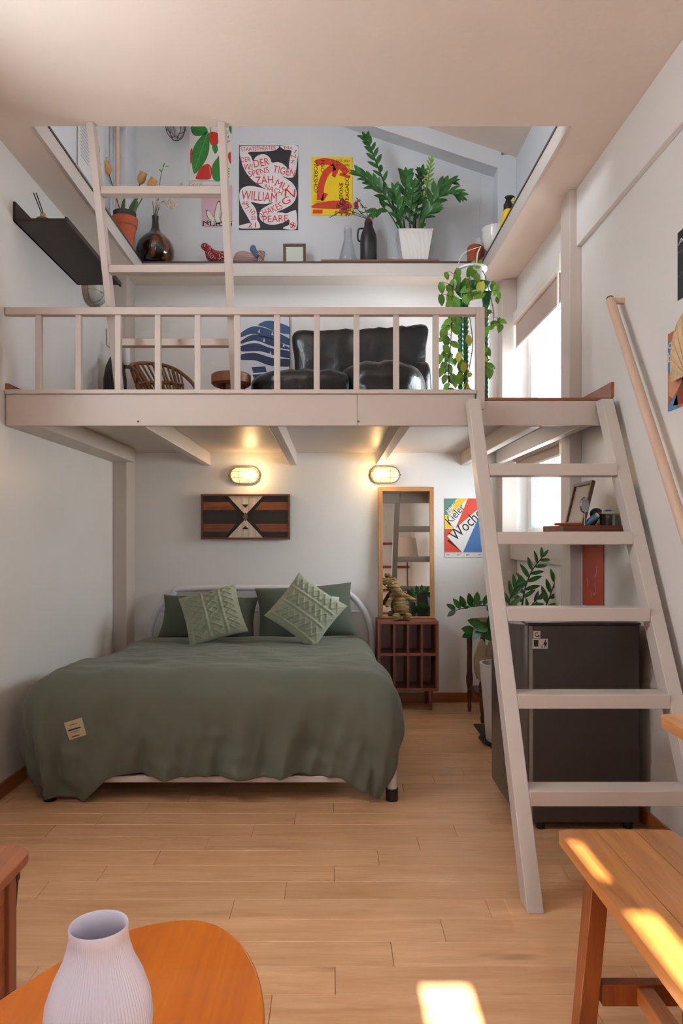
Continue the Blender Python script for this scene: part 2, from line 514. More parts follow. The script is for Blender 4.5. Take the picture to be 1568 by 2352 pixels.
for (y0_, y1_, z0_, z1_) in ((a, a + 0.05, c, d), (b - 0.05, b, c, d), (a + 0.05, b - 0.05, c, c + 0.05), (a + 0.05, b - 0.05, d - 0.05, d), ((a + b) / 2 - 0.03, (a + b) / 2 + 0.03, c + 0.05, d - 0.05)):
    mb.box(XL - 0.1, XL - 0.05, y0_, y1_, z0_, z1_)
struct(mb, 'window_5', pvc)
portal('rear_slot_portal', (0.304, YR - 0.07, 1.29), (0, 1, 0), 0.134, 2.33)
portal('attic_portal', (XL - T - 0.01, 2.5, 3.9), (1, 0, 0), 1.2, 0.9)
# frame added around the tall sun slot
mb = MB()
a, b, c, d = RW[0]
for (x0_, x1_, z0_, z1_) in ((a - 0.03, a, c, d), (b, b + 0.03, c, d), (a - 0.03, b + 0.03, c - 0.03, c), (a - 0.03, b + 0.03, d, d + 0.03)):
    mb.box(x0_, x1_, YR - 0.001, YR + 0.012, z0_, z1_)
struct(mb, 'window_3', pvc)
a, b, c, d = AW
mb = MB()
for (x0_, x1_, z0_, z1_) in ((a, a + 0.04, c, d), (b - 0.04, b, c, d), (a, b, c, c + 0.04), (a, b, d - 0.04, d), (2.48, 2.52, c, d)):
    mb.box(XL - 0.1, XL - 0.05, x0_, x1_, z0_, z1_)
struct(mb, 'window_4', pvc)

# ------------------------------------------------------------------ loft platform, railing, ladders
LZ = 1.846
lp = thing('loft_platform', 'white timber sleeping loft platform with exposed joists above the bed', 'loft', (0, 3.43, 1.715))
MB().box(XL, XR, 3.43, YB, 1.806, 1.834).build('ceiling_board', white2, lp)
loft_floor = wood('loft_floor_wood', (120, 66, 36), (160, 96, 56), 'X', 16, 12, 0.4)
MB().box(0.712, XR, 3.405, 3.43, 1.834, LZ).build('floor_edge', loft_floor, lp)
MB().box(XL, XR, 3.43, YB, 1.834, LZ).build('floor_covering', loft_floor, lp)
MB().box(XL + 0.004, 0.12, 3.404, 3.43, 1.715, 1.862).build('fascia_board', white2, lp, bevel=0.003)
MB().box(0.1206, 0.668, 3.404, 3.43, 1.715, 1.862).build('fascia_board', white2, lp, bevel=0.003)
MB().box(0.67, 1.262, 3.408, 3.43, 1.717, 1.833).build('fascia_board', white2, lp, bevel=0.003)
MB().box(XL + 0.004, 0.674, 3.392, 3.45, 1.8625, 1.882).build('cap_board', white2, lp, bevel=0.003)
for x0, x1, y1 in ((XL, -1.367, 5.086), (-0.926, -0.876, YB), (-0.298, -0.25, YB), (0.322, 0.371, YB), (0.935, 0.985, YB), (1.165, 1.215, 5.17)):
    MB().box(x0, x1, 3.43, y1, 1.715, 1.806).build('joist', white2, lp, bevel=0.003)
for px in (317, 823):
    q = W(px, 968, 3.402)
    MB().ell(q, (0.005, 0.003, 0.005), nu=8, nv=6).build('bolt', M('bolt_grey', (110, 100, 92), 0.4, metal=0.5), lp, smooth=60)
b1 = struct(MB().box(XL, XL + 0.014, 3.41, 5.086, LZ, LZ + 0.068), 'baseboard_loft_left', base_woodY)
b2 = struct(MB().box(XR - 0.014, XR, 3.392, 3.834, LZ, LZ + 0.07), 'baseboard_loft_right', base_woodY)

rl = thing('loft_railing', 'low white wooden railing with square balusters along the loft edge', 'railing', (-0.4, 3.42, 1.882))
MB().box(XL + 0.002, 0.674, 3.4, 3.442, 2.232, 2.267).build('top_rail', white2, rl, bevel=0.003)
MB().box(0.674, 0.712, 3.398, 3.444, 1.79, 2.267).build('end_post', white2, rl, bevel=0.003)
for i in range(11):
    x = -1.366 + i * 0.1853
    MB().box(x - 0.0135, x + 0.0135, 3.408, 3.436, 1.882, 2.232).build('baluster', white2, rl, bevel=0.002)

# main ladder to the loft
ld = thing('loft_ladder', 'steep white wooden ladder stair with open treads leading up to the loft', 'ladder', (0.95, 2.36, 0))
SL = 1.827
def stringer(x0, x1, ztop, zbot=0.0, cut=True):
    f = lambda z: 2.323 + z / SL
    d = 0.088
    return MB().prism([(x0, f(zbot), zbot), (x0, f(ztop), ztop), (x0, min(f(ztop) + d, 3.404), ztop), (x0, f(zbot) + d, zbot)], (x1 - x0, 0, 0))
stringer(0.622, 0.676, 1.826).build('stringer', white, ld, bevel=0.003)
stringer(1.226, 1.28, 1.826).build('stringer', white, ld, bevel=0.003)
for zc in (1.487, 1.193, 0.899, 0.601, 0.307):
    f = 2.323 + zc / SL
    MB().box(0.676, 1.226, f - 0.004, f + 0.096, zc - 0.026, zc + 0.026).build('tread', white, ld, bevel=0.003)

# second ladder from the loft to the attic opening
ld2 = thing('attic_ladder', 'slim white ladder leaning from the loft floor up to the attic opening', 'ladder', (-0.77, 3.68, LZ))
def st2(x0, x1):
    f = lambda z: 3.205 + (3.018 - z) * 0.39
    return MB().prism([(x0, f(LZ), LZ), (x0, f(3.018), 3.018), (x0, f(3.018) + 0.06, 3.018), (x0, f(LZ) + 0.06, LZ)], (x1 - x0, 0, 0))
st2(-1.077, -1.045).build('stringer', white2, ld2, bevel=0.002)
st2(-0.500, -0.468).build('stringer', white2, ld2, bevel=0.002)
for zc in (2.768, 2.456, 2.144):
    f = 3.205 + (3.018 - zc) * 0.39
    MB().box(-1.045, -0.5, f + 0.005, f + 0.055, zc - 0.017, zc + 0.017).build('rung', white2, ld2, bevel=0.002)

# handrail on the right wall
peach = M('peach_paint', (214, 184, 162), 0.4, var=0.05, vscale=12)
hr = thing('handrail', 'peach painted round wooden handrail fixed to the right wall', 'handrail', (1.25, 2.6, 1.2))
hp = [(1.252, 3.286, 2.262), (1.252, 2.602, 1.226), (1.252, 2.0, 0.313)]
MB().tube([hp[0], hp[1], hp[2]], 0.0195, 14).build('rail', peach, hr, smooth=40)
MB().tube([(1.252, 3.278, 2.255), (XR, 3.278, 2.255)], 0.0145, 12).build('bracket', peach, hr, smooth=40)
MB().tube([(1.252, 2.06, 0.40), (XR, 2.06, 0.40)], 0.0145, 12).build('bracket', peach, hr, smooth=40)
MB().tube([(1.252, 3.287, 2.263), (1.252, 3.292, 2.2706)], 0.0172, 12).build('end_cap', M('worn_end', (70, 58, 50), 0.7), hr, smooth=40)

# roller blinds
blind_c = M('taupe_blind', (188, 166, 154), 0.8, bump=0.1, bscale=400)
alu = M('blind_headrail', (228, 222, 214), 0.35)
def blind(label, ztop, zbot, y0, y1, chain_to):
    r = thing('roller_blind', label, 'blind', (1.3, y0, zbot), 'roller blinds')
    MB().box(1.278, 1.322, y0, y1, ztop - 0.006, ztop + 0.045).build('headrail', alu, r, bevel=0.008)
    MB().tube([(1.292, y0 + 0.01, ztop - 0.022), (1.292, y1 - 0.01, ztop - 0.022)], 0.021, 14).build('roll', blind_c if zbot < 1.8 else alu, r, smooth=40)
    MB().box(1.296, 1.299, y0 + 0.03, y1 - 0.02, zbot + 0.012, ztop - 0.022).build('fabric', blind_c, r)
    MB().box(1.291, 1.304, y0 + 0.03, y1 - 0.02, zbot, zbot + 0.014).build('bottom_bar', alu, r, bevel=0.003)
    MB().box(1.268, 1.322, y0 - 0.012, y0 + 0.004, ztop - 0.05, ztop + 0.05).build('bracket', alu, r, bevel=0.004)
    p = [(1.272, y0 + 0.012, ztop - 0.03), (1.272, y0 + 0.012, chain_to + 0.02), (1.271, y0 + 0.022, chain_to), (1.272, y0 + 0.034, chain_to + 0.02), (1.272, y0 + 0.034, ztop - 0.03)]
    MB().tube(p, 0.0018, 6).build('pull_chain', M('chain_ivory', (226, 214, 196), 0.4), r)
blind('taupe roller blind half lowered over the upper window beside the plant stand', 2.73, 2.515, 4.09, 5.16, 2.45)
blind('taupe roller blind rolled almost up in the lower window under the loft joists', 1.765, 1.655, 4.05, 5.16, 0.80)

# window stays and what stands outside the glass
stay = M('window_stay', (206, 206, 206), 0.3, metal=0.6)
MB().tube([(1.375, 4.93, 1.74), (1.375, 4.93, 1.45), (1.378, 4.80, 1.72)], 0.006, 6).build('window_stay', stay, w1)
MB().tube([(1.395, 4.62, 1.72), (1.40, 4.18, 1.30)], 0.004, 6).build('stay_rod', seal, w1)
xp = thing('outside_post', 'weathered peach wooden post seen outside through the lower window', 'post', (1.9, 6.3, 0.6))
opost = wood('outside_pine', (196, 150, 110), (226, 186, 146), 'Z', 14, 8, 0.7)
MB().box(1.9, 2.05, 6.25, 6.4, 0.0, 1.9).build('upright', opost, xp)
MB().box(1.78, 2.05, 6.2, 6.25, 1.235, 1.29).build('ledger', M('outside_ledger', (168, 92, 62), 0.7), xp)
xt = MB().grid(lambda u, v: Vector((2.2 + 0.35 * math.sin(v * PI), 5.6 + 1.0 * u, (2.32 + 0.16 * math.sin(PI * u)) * math.sin(PI * (0.5 * v * 2 if v < 0.5 else 0.5 * (2 - v * 2))) ** 0.3 + 0.02 * noise.noise(Vector((u * 9, v * 7, 0))))), 24, 20)
tag(xt.build('tarpaulin', M('tarp_beige', (214, 192, 168), 0.7), smooth=60, base=(2.3, 6.1, 0.0)), 'crumpled beige tarpaulin outside the upper window', 'tarpaulin')

# ------------------------------------------------------------------ lamps
lens_on = M('lit_lamp_glass', (255, 214, 140), 0.3, emis=1.6)
cage = M('lamp_cage', (150, 138, 116), 0.4, metal=0.3)
def capsule(hw, r, n=10):
    return [(hw + r * math.sin(PI * i / n), r * math.cos(PI * i / n)) for i in range(n + 1)] + [(-hw - r * math.sin(PI * i / n), -r * math.cos(PI * i / n)) for i in range(n + 1)]
def bulkhead(label, c, lit=True, off=0.0, X=Vector((1, 0, 0)), Z=Vector((0, 0, 1)), group='oval bulkhead lamps', hw=0.045, r=0.058, depth=1.0, lens_mat=None):
    """oval caged bulkhead lamp on a wall: X along the wall, N out of it"""
    N = X.cross(Z)
    t = thing('bulkhead_lamp', label, 'wall lamp', c, group)
    P = lambda a, b, n: Vector(c) + X * a + Z * b + N * n
    cap = capsule(hw, r)
    MB().prism([P(a * 1.06, b * 1.08, 0) for a, b in cap], N * 0.02 * depth).build('base', cage, t, bevel=0.004)
    def dome(sc, h0, h1, k=6):
        mb = MB(); n = len(cap); vs_ = []; fs_ = []
        for i in range(k + 1):
            a_ = PI / 2 * i / k; q = math.cos(a_) * 0.999 + 0.001
            for (a, b) in cap:
                bx = max(-hw, min(hw, a))
                vs_.append(P(bx + (a - bx) * sc * q if abs(a) > hw else a, b * sc * q if abs(a) <= hw else b * sc * q, h0 + (h1 - h0) * math.sin(a_)))
        for i in range(k):
            for j in range(n):
                fs_.append((i * n + j, i * n + (j + 1) % n, (i + 1) * n + (j + 1) % n, (i + 1) * n + j))
        return mb.add(vs_, fs_)
    dome(0.93, 0.018 * depth, 0.062 * depth).build('glass_lens', lens_mat or lens_on, t, smooth=180)
    cg = MB()
    cg.tube([P(a * 1.03, b * 1.03, 0.022 * depth) for a, b in cap], 0.003, 6, closed=True)
    for bz in (-0.023, 0.023):
        L_ = hw + r * 0.9
        cg.tube(cr([P(-L_, bz, 0.02 * depth), P(-L_ * 0.8, bz, 0.052 * depth), P(0, bz, 0.066 * depth), P(L_ * 0.8, bz, 0.052 * depth), P(L_, bz, 0.02 * depth)], 4), 0.0022, 5)
    for ax in (-hw * 0.75, hw * 0.75):
        cg.tube(cr([P(ax, -r, 0.02 * depth), P(ax, -r * 0.75, 0.05 * depth), P(ax, 0, 0.067 * depth), P(ax, r * 0.75, 0.05 * depth), P(ax, r, 0.02 * depth)], 4), 0.0022, 5)
    cg.build('wire_cage', cage, t, smooth=60)
    for sx in (-1, 1):
        MB().ell(P(sx * (hw + r * 1.12), 0, 0.012), (0.006, 0.006, 0.006), nu=8, nv=6).build('fixing_screw', M('screw_dark', (90, 84, 78), 0.4, metal=0.7), t, smooth=60)
    if lit:
        d = bpy.data.lights.new('bulb', 'POINT'); d.energy = lit; d.color = (1.0, 0.66, 0.30); d.shadow_soft_size = 0.04
        lo = bpy.data.objects.new('bulb', d); COL.objects.link(lo); lo.parent = t
        lo.location = N * 0.085 + X * off
    return t
bulkhead('lit oval caged lamp above the geometric wooden wall art', W(562, 1092, YB), lit=2.6, off=0.05)
bulkhead('lit oval caged lamp above the tall oak mirror', W(884, 1091, YB), lit=2.6, off=-0.05)
frost = M('unlit_lamp_glass', (186, 184, 178), 0.25, coat=0.3)
bulkhead('unlit oval caged lamp on the left wall below the dark shelf', (XL, 4.58, 2.735), lit=0, X=Vector((0, 1, 0)), hw=0.04, r=0.085, depth=1.7, lens_mat=frost, group=None)

# caged pendant lamp on the attic back wall
cl = thing('caged_lamp', 'unlit industrial caged lamp hanging on the attic back wall', 'lamp', (-1.10, 5.2, 4.0))
iron = M('dark_iron', (74, 74, 78), 0.45, metal=0.4)
c0 = Vector((-1.10, 5.17, 4.0))
MB().lathe([(0.075, 0.17), (0.08, 0.20), (0.05, 0.25), (0.03, 0.27)], c0, 20).build('shade', iron, cl, smooth=50)
MB().lathe([(0.002, 0.035), (0.03, 0.045), (0.042, 0.08), (0.04, 0.14), (0.03, 0.19)], c0, 18, capb=False).build('glass_bulb', M('bulb_glass_grey', (176, 172, 168), 0.2), cl, smooth=60)
cg = MB()
for j in range(8):
    a = 2 * PI * j / 8
    cg.tube(cr([c0 + Vector((r_ * math.cos(a), r_ * math.sin(a), z_)) for r_, z_ in ((0.076, 0.175), (0.074, 0.12), (0.06, 0.05), (0.026, 0.01))], 4), 0.0028, 5)
for r_, z_ in ((0.026, 0.01), (0.069, 0.085), (0.076, 0.165)):
    cg.tube([c0 + Vector((r_ * math.cos(2 * PI * j / 20), r_ * math.sin(2 * PI * j / 20), z_)) for j in range(20)], 0.003, 5, closed=True)
cg.build('wire_cage', iron, cl, smooth=60)
MB().tube([c0 + Vector((0, 0, 0.26)), c0 + Vector((0, 0, 0.3)), c0 + Vector((0, 0.135, 0.3))], 0.012, 8).build('wall_arm', iron, cl, smooth=40)

# ------------------------------------------------------------------ bed
BX0, BX1, BYF, BYH = -1.30, 0.275, 3.33, 5.22
bf = thing('bed_frame', 'white tubular metal double bed frame with an arched headboard', 'bed', (-0.51, 4.3, 0))
r_ = 0.0225
arch = [(BX0, BYH, 0.0), (BX0, BYH, 0.42), (BX0 + 0.015, BYH, 0.56), (BX0 + 0.07, BYH, 0.69), (BX0 + 0.17, BYH, 0.79), (BX0 + 0.30, BYH, 0.828),
        (BX1 - 0.27, BYH, 0.828), (BX1 - 0.15, BYH, 0.79), (BX1 - 0.055, BYH, 0.69), (BX1 + 0.0, BYH, 0.56), (BX1 + 0.015, BYH, 0.42), (BX1 + 0.015, BYH, 0.0)]
MB().tube(cr(arch, 5), r_, 14).build('headboard', wmetal, bf, smooth=60)
MB().tube([(BX0 + 0.06, BYH, 0.665), (BX1 - 0.04, BYH, 0.665)], 0.009, 10).build('headboard_bar', wmetal, bf, smooth=60)
MB().tube([(BX0 + 0.01, BYH, 0.40), (BX1, BYH, 0.40)], 0.012, 10).build('headboard_bar', wmetal, bf, smooth=60)
for x in (BX0 + 0.02, BX1):
    MB().tube([(x, BYF, 0.03), (x, BYF, 0.36)], 0.023, 14).build('leg', wmetal, bf, smooth=60)
    MB().tube([(x, BYF, 0.0), (x, BYF, 0.055)], 0.028, 14).build('rubber_cap', black, bf, smooth=60)
    MB().box(x - 0.015 - 0.05 * (x > 0), x + 0.015 - 0.05 * (x > 0), BYF, BYH, 0.26, 0.32).build('side_rail', wmetal, bf, bevel=0.004)
MB().box(BX0 + 0.02, BX1, BYF - 0.014, BYF + 0.014, 0.083, 0.112).build('foot_rail', M('foot_rail_metal', (206, 196, 194), 0.35), bf, bevel=0.004)
for x in (-0.62, -0.40):
    MB().ell((x, BYF - 0.014, 0.118), (0.012, 0.008, 0.008), nu=10, nv=6).build('rail_bolt', M('bolt_cream', (216, 196, 172), 0.4), bf, smooth=60)
tag(MB().box(BX0 + 0.04, BX1 - 0.03, 3.37, 5.19, 0.321, 0.47).build('mattress', M('mattress_ticking', (190, 188, 180), 0.9), base=(-0.51, 4.3, 0.32), bevel=0.04, seg=3), 'pale mattress on the metal frame under the green duvet', 'mattress')

# duvet: a cloth over the mattress, hanging at foot and sides
sage = (102, 106, 93)
duvet_m = M('sage_cotton', sage, 0.85, bump=0.12, bscale=900, var=0.04, vscale=3, spec=0.25, sheen=0.15)
RX0, RX1, RY0, RB = -1.235, 0.155, 3.405, 4.98          # flat core; the cloth rounds over its edge and hangs
nz = lambda x, y, z=0.0: noise.noise(Vector((x, y, z)))
def duvet_top(a, b):
    crown = 0.012 * math.sin(PI * (a - RX0) / (RX1 - RX0))
    foot = smoothstep(4.5, 3.5, b)
    fade = smoothstep(RB, RB - 0.1, b) * 0.8 + 0.2
    return 0.508 + crown + 0.072 * foot + 0.010 * nz(a * 2.1, b * 1.7, 3) + (0.012 * (0.35 - abs(nz(a * 1.7 + 0.9 * b, b * 8 + 0.7 * a, 4)) * 1.7) + 0.007 * nz(a * 5, b * 24 + a * 3, 1)
        + 0.010 * (0.3 - abs(nz(a * 4.5 - b, b * 5 + a * 2, 9)) * 1.7)) * fade
NU, NVV, NC, NT = 110, 96, 26, 44
per = []        # (core point, angle of the outward normal, hem height, corner weight)
for i in range(NVV + 1):                                            # wall side, head to foot
    per.append((RX0, RB - (RB - RY0) * i / NVV, PI, 0.10 - 0.06 * smoothstep(0.75, 1, i / NVV), 0.0))
for i in range(1, NC):
    t = i / NC
    per.append((RX0, RY0, PI + PI / 2 * t, 0.022 - 0.008 * math.sin(PI * t), math.sin(PI * t)))
for i in range(NU + 1):
    x = RX0 + (RX1 - RX0) * i / NU
    hem = 0.118 - 0.10 * smoothstep(-0.98, -1.13, x) - 0.07 * smoothstep(0.03, 0.14, x)
    per.append((x, RY0, 1.5 * PI, hem, 0.0))
for i in range(1, NC):
    t = i / NC
    hem = 0.048 - 0.028 * math.sin(PI * min(1, t / 0.5)) + 0.27 * smoothstep(0.3, 0.85, t)
    per.append((RX1, RY0, 1.5 * PI + PI / 2 * t, hem, math.sin(PI * t)))
for i in range(NVV + 1):
    per.append((RX1, RY0 + (RB - RY0) * i / NVV, 0.0, 0.318 + 0.012 * math.sin(i * 0.22), 0.0))
dm = MB()
idx = {}
vs_ = []; fs_ = []
for j in range(NVV + 1):
    for i in range(NU + 1):
        a = RX0 + (RX1 - RX0) * i / NU; b = RY0 + (RB - RY0) * j / NVV
        vs_.append(Vector((a, b, duvet_top(a, b))))
for j in range(NVV):
    for i in range(NU):
        k = j * (NU + 1) + i
        fs_.append((k, k + 1, k + NU + 2, k + NU + 1))
s_ = 0.0; prev = None; rows_ = []
for n_, (x, y_, ang, hem, cw_) in enumerate(per):
    if prev is not None:
        s_ += math.hypot(x - prev[0], y_ - prev[1]) + abs(ang - prev[2] if abs(ang - prev[2]) < 3 else 0) * 0.26
    prev = (x, y_, ang)
    top = duvet_top(x, y_); L_ = top - hem - 0.006 * math.sin(s_ * 17) - 0.006 * nz(s_ * 6, 0, 2)
    rr = 0.125 + 0.02 * nz(s_ * 2.5, 1, 0)
    dirv = Vector((math.cos(ang), math.sin(ang), 0))
    left = smoothstep(RX0 + 0.25, RX0, x); right = smoothstep(RX1 - 0.15, RX1, x)
    head = 1.0 if (ang == 1.5 * PI or cw_) else smoothstep(4.7, 3.6, y_)
    row = []
    for m in range(1, NT + 1):
        t = m / NT
        q = t * (rr * PI / 2 + L_ - rr)
        if q < rr * PI / 2:
            th = q / rr; out = rr * math.sin(th); drop = rr * (1 - math.cos(th))
        else:
            out = rr; drop = rr + (q - rr * PI / 2)
        hang = smoothstep(0.08, 0.5, drop)
        fold = 0.050 * (0.3 - abs(nz(s_ * 4.2 + 0.35 * drop, drop * 0.8, 8)) * 1.8) + 0.020 * (0.3 - abs(nz(s_ * 11 + 1.5 * drop, drop * 2.2, 3)) * 1.7) + 0.010 * math.sin(34 * s_ + 3 * nz(s_ * 5, drop * 3, 1))
        fold += 0.010 * (0.3 - abs(nz(s_ * 3 + 4 * drop, drop * 9 - s_ * 4, 6)) * 1.7)
        out += 1.45 * fold * hang * (0.45 + 0.55 * head) * (1.0 + 0.5 * left)
        out += 0.055 * math.sin(PI * min(1, drop / 0.55) ** 0.85) * (0.25 + 0.75 * cw_ + 0.55 * left + 0.45 * right) * head
        out -= 0.02 * smoothstep(0.40, 0.58, drop) * cw_
        out += 0.05 * cw_ * left * smoothstep(0.2, 0.5, drop)
        if ang == PI: out = min(out, 0.2)
        z = max(0.011, top - drop)
        row.append(Vector((x, y_, 0)) + dirv * out + Vector((0, 0, z)))
    rows_.append(row)
def core_index(n_):
    if n_ <= NVV: return (NVV - n_) * (NU + 1)
    n_ -= NVV
    if n_ < NC: return 0
    n_ -= NC
    if n_ <= NU: return n_
    n_ -= NU
    if n_ < NC: return NU
    n_ -= NC
    return n_ * (NU + 1) + NU
b0 = len(vs_)
for row in rows_: vs_ += row
for n_ in range(len(per) - 1):
    c0, c1 = core_index(n_), core_index(n_ + 1)
    a0, a1 = b0 + n_ * NT, b0 + (n_ + 1) * NT
    fs_.append((c0, c1, a1, a0) if c0 != c1 else (c0, a1, a0))
    for m in range(NT - 1):
        fs_.append((a0 + m, a1 + m, a1 + m + 1, a0 + m + 1))
dm.add(vs_, [f[::-1] for f in fs_[:NU * NVV]] + [f[::-1] for f in fs_[NU * NVV:]])
dm.f = [f[::-1] if k < NU * NVV else f for k, f in enumerate(dm.f)]
dv = dm.build('duvet', duvet_m, smooth=180, base=(-0.5, 4.0, 0.5))
sol = dv.modifiers.new('thickness', 'SOLIDIFY'); sol.thickness = 0.014; sol.offset = -1
tag(dv, 'rumpled sage green duvet draped over the bed and down its foot', 'duvet')
bvh = BVHTree.FromPolygons([tuple(p) for p in dm.v], dm.f)
def on_duvet(px, py):
    o_ = Vector((0, 0, EYE)); d_ = (W(px, py, 1.0) - o_).normalized()
    h = bvh.ray_cast(o_, d_)
    return h[0], h[1]
def patch(corners, n, lift):
    c4 = [Vector(c) for c in corners]
    def f(u, v):
        px = (c4[0][0] * (1 - u) + c4[1][0] * u) * (1 - v) + (c4[3][0] * (1 - u) + c4[2][0] * u) * v
        py = (c4[0][1] * (1 - u) + c4[1][1] * u) * (1 - v) + (c4[3][1] * (1 - u) + c4[2][1] * u) * v
        p, nn = on_duvet(px, py)
        if p is None: p = W(px, py, 3.2); nn = Vector((0, -1, 0))
        if nn.y > 0: nn = -nn
        return p + nn * lift
    return f
lab_m = M('linen_label', (186, 168, 140), 0.9)
lab = MB().grid(patch([(147, 1660, 0), (188, 1648, 0), (199, 1687, 0), (160, 1700, 0)], 6, 0.003), 6, 6).build('sewn_label', lab_m, dv, smooth=180)
lab['label'] = 'cream stitched fabric label'
ink = M('print_ink', (58, 50, 44), 0.8)
def strip(x0, y0, x1, y1, w):
    dx, dy = x1 - x0, y1 - y0; l = math.hypot(dx, dy); nx, ny = -dy / l * w / 2, dx / l * w / 2
    return [(x0 - nx, y0 - ny, 0), (x1 - nx, y1 - ny, 0), (x1 + nx, y1 + ny, 0), (x0 + nx, y0 + ny, 0)]
for (x0, y0, x1, y1, w) in ((160, 1666, 178, 1661, 1.2), (157, 1678, 186, 1670, 3.2), (163, 1682, 183, 1676.5, 1.0), (165, 1692, 184, 1687, 1.8)):
    MB().grid(patch(strip(x0, y0, x1, y1, w), 4, 0.0045), 4, 1).build('printed_line', ink, lab)

# pillows and cushions
def pillow_mesh(w, h, t, mtx, nu=40, nv=32, pinch=0.07, relief=None, power=2.6, seed=0.0, wr=0.01):
    mb = MB()
    def side(sg):
        def f(u, v):
            a, b = u * 2 - 1, v * 2 - 1
            x = w / 2 * a * (1 - pinch * (1 - b * b)); y_ = h / 2 * b * (1 - pinch * (1 - a * a))
            th = t / 2 * ((1 - abs(a) ** power) * (1 - abs(b) ** power)) ** 0.55
            th += wr * noise.noise(Vector((a * 2.2 + seed, b * 2.2, seed))) * (1 - a * a) * (1 - b * b)
            if relief and sg > 0:
                th += relief(a, b) * min(1, 6 * (1 - abs(a))) * min(1, 6 * (1 - abs(b)))
            return mtx @ Vector((x, y_, sg * th))
        return f
    mb.grid(side(1), nu, nv)
    k = len(mb.f)
    mb.grid(side(-1), nu, nv)
    for i in range(k, len(mb.f)): mb.f[i] = mb.f[i][::-1]
    return mb
def lean(c, tilt, roll, yaw=0.0):
    """plane facing the camera, leaning back by tilt, rolled in its plane"""
    N = Vector((0, -math.cos(tilt), math.sin(tilt))); U = Vector((1, 0, 0)); V = Vector((0, math.sin(tilt), math.cos(tilt)))
    Rz = Matrix.Rotation(yaw, 3, 'Z'); N, U, V = Rz @ N, Rz @ U, Rz @ V
    c_, s_ = math.cos(roll), math.sin(roll)
    return basis(U * c_ + V * s_, V * c_ - U * s_, N, Vector(c))
pil_m = M('pillow_green', (86, 92, 81), 0.8, bump=0.1, bscale=900, spec=0.25, sheen=0.1)
pc = W(479, 1419, 5.06)
tag(pillow_mesh(0.67, 0.33, 0.17, lean(pc, 0.5, -0.03), seed=3).build('pillow', pil_m, smooth=180, base=pc), 'dark sage pillow at the headboard behind the left-hand knitted cushion', 'pillow', 'bed pillows')
pc = W(702, 1405, 5.06)
p2 = tag(pillow_mesh(0.68, 0.39, 0.18, lean(pc, 0.42, 0.06, 0.1), seed=9).build('pillow', pil_m, smooth=180, base=pc), 'dark sage pillow with white tag behind the diamond-tilted cushion', 'pillow', 'bed pillows')
knit_m = M('sage_knit', (172, 178, 152), 0.95, bump=0.5, bscale=420, spec=0.1, sheen=0.3)
def braid(x, y_):
    """cable-knit relief: diagonal lattice diamonds between twisted cords"""
    h = 0.0
    p = (x * 3.3) % 2.0 - 1.0                    # column position -1..1
    zz = abs((y_ * 4.2) % 1.0 - 0.5) * 2.0       # zigzag
    for s_ in (1, -1):
        d = abs(p - s_ * (zz * 0.62 - 0.02))
        h = max(h, 0.011 * math.exp(-(d / 0.11) ** 2))
    d = abs(abs(p) - 1.0)
    h = max(h, 0.012 * math.exp(-(d / 0.14) ** 2) * (0.55 + 0.45 * abs(math.sin(y_ * 24 + (3 if p > 0 else 0)))))
    return h
pc = W(489, 1412, 4.78)
tag(pillow_mesh(0.385, 0.36, 0.15, lean(pc, 0.55, 0.28, 0.05), 110, 110, 0.06, lambda a, b: braid(a + 0.25, b * 0.95), seed=5).build('cushion', knit_m, smooth=180, base=pc), 'pale sage cable-knit cushion leaning in front of the left-hand pillow', 'cushion', 'knitted cushions')
pc = W(702, 1403, 4.74)
tag(pillow_mesh(0.40, 0.37, 0.15, lean(pc, 0.42, -0.62, -0.05), 110, 110, 0.06, lambda a, b: braid(b + 0.2, a), seed=8).build('cushion', knit_m, smooth=180, base=pc), 'pale sage cable-knit cushion balanced on one corner, right of the other cushion', 'cushion', 'knitted cushions')
tg = W(770, 1376, 4.985)
MB().obox(lean(tg, 0.42, -0.1), 0.05, 0.035, 0.002).build('white_tag', paper, p2)

# ------------------------------------------------------------------ back wall: wood art, mirror, cabinet, toy
art = thing('wall_art', 'geometric wooden wall panel of dark, orange and whitewashed strips', 'wall art', W(565, 1240, YB))
ax0, az1 = W(464, 1136, YB).x, W(464, 1136, YB).z
ax1, az0 = W(666, 1239, YB).x, W(666, 1239, YB).z
dkst = wood('art_dark_strip', (26, 20, 18), (46, 34, 27), 'X', 20, 10, 0.5, rand=0.1)
orst = wood('art_orange_strip', (92, 44, 18), (160, 86, 38), 'X', 20, 10, 0.45, rand=0.1)
whst = wood('art_white_strip', (188, 168, 146), (222, 206, 186), 'Z', 20, 10, 0.6, rand=0.04)
frm = wood('art_frame', (84, 40, 20), (118, 62, 34), 'X', 20, 10, 0.4)
MB().box(ax0, ax1, 5.27, YB, az0, az1).build('backing_board', dkst, art)
fw = 0.014
for (x0, x1, z0, z1) in ((ax0, ax1, az1 - fw, az1), (ax0, ax1, az0, az0 + fw), (ax0, ax0 + fw, az0 + fw, az1 - fw), (ax1 - fw, ax1, az0 + fw, az1 - fw)):
    MB().box(x0, x1, 5.255, YB - 0.001, z0, z1).build('frame_bar', frm, art, bevel=0.001)
ix0, ix1, iz0, iz1 = ax0 + fw, ax1 - fw, az0 + fw, az1 - fw
iw, ih = ix1 - ix0, iz1 - iz0
rows = [(0, .14, dkst, .30), (.14, .34, orst, .345), (.34, .66, dkst, .47), (.66, .86, orst, .345), (.86, 1, dkst, .30)]
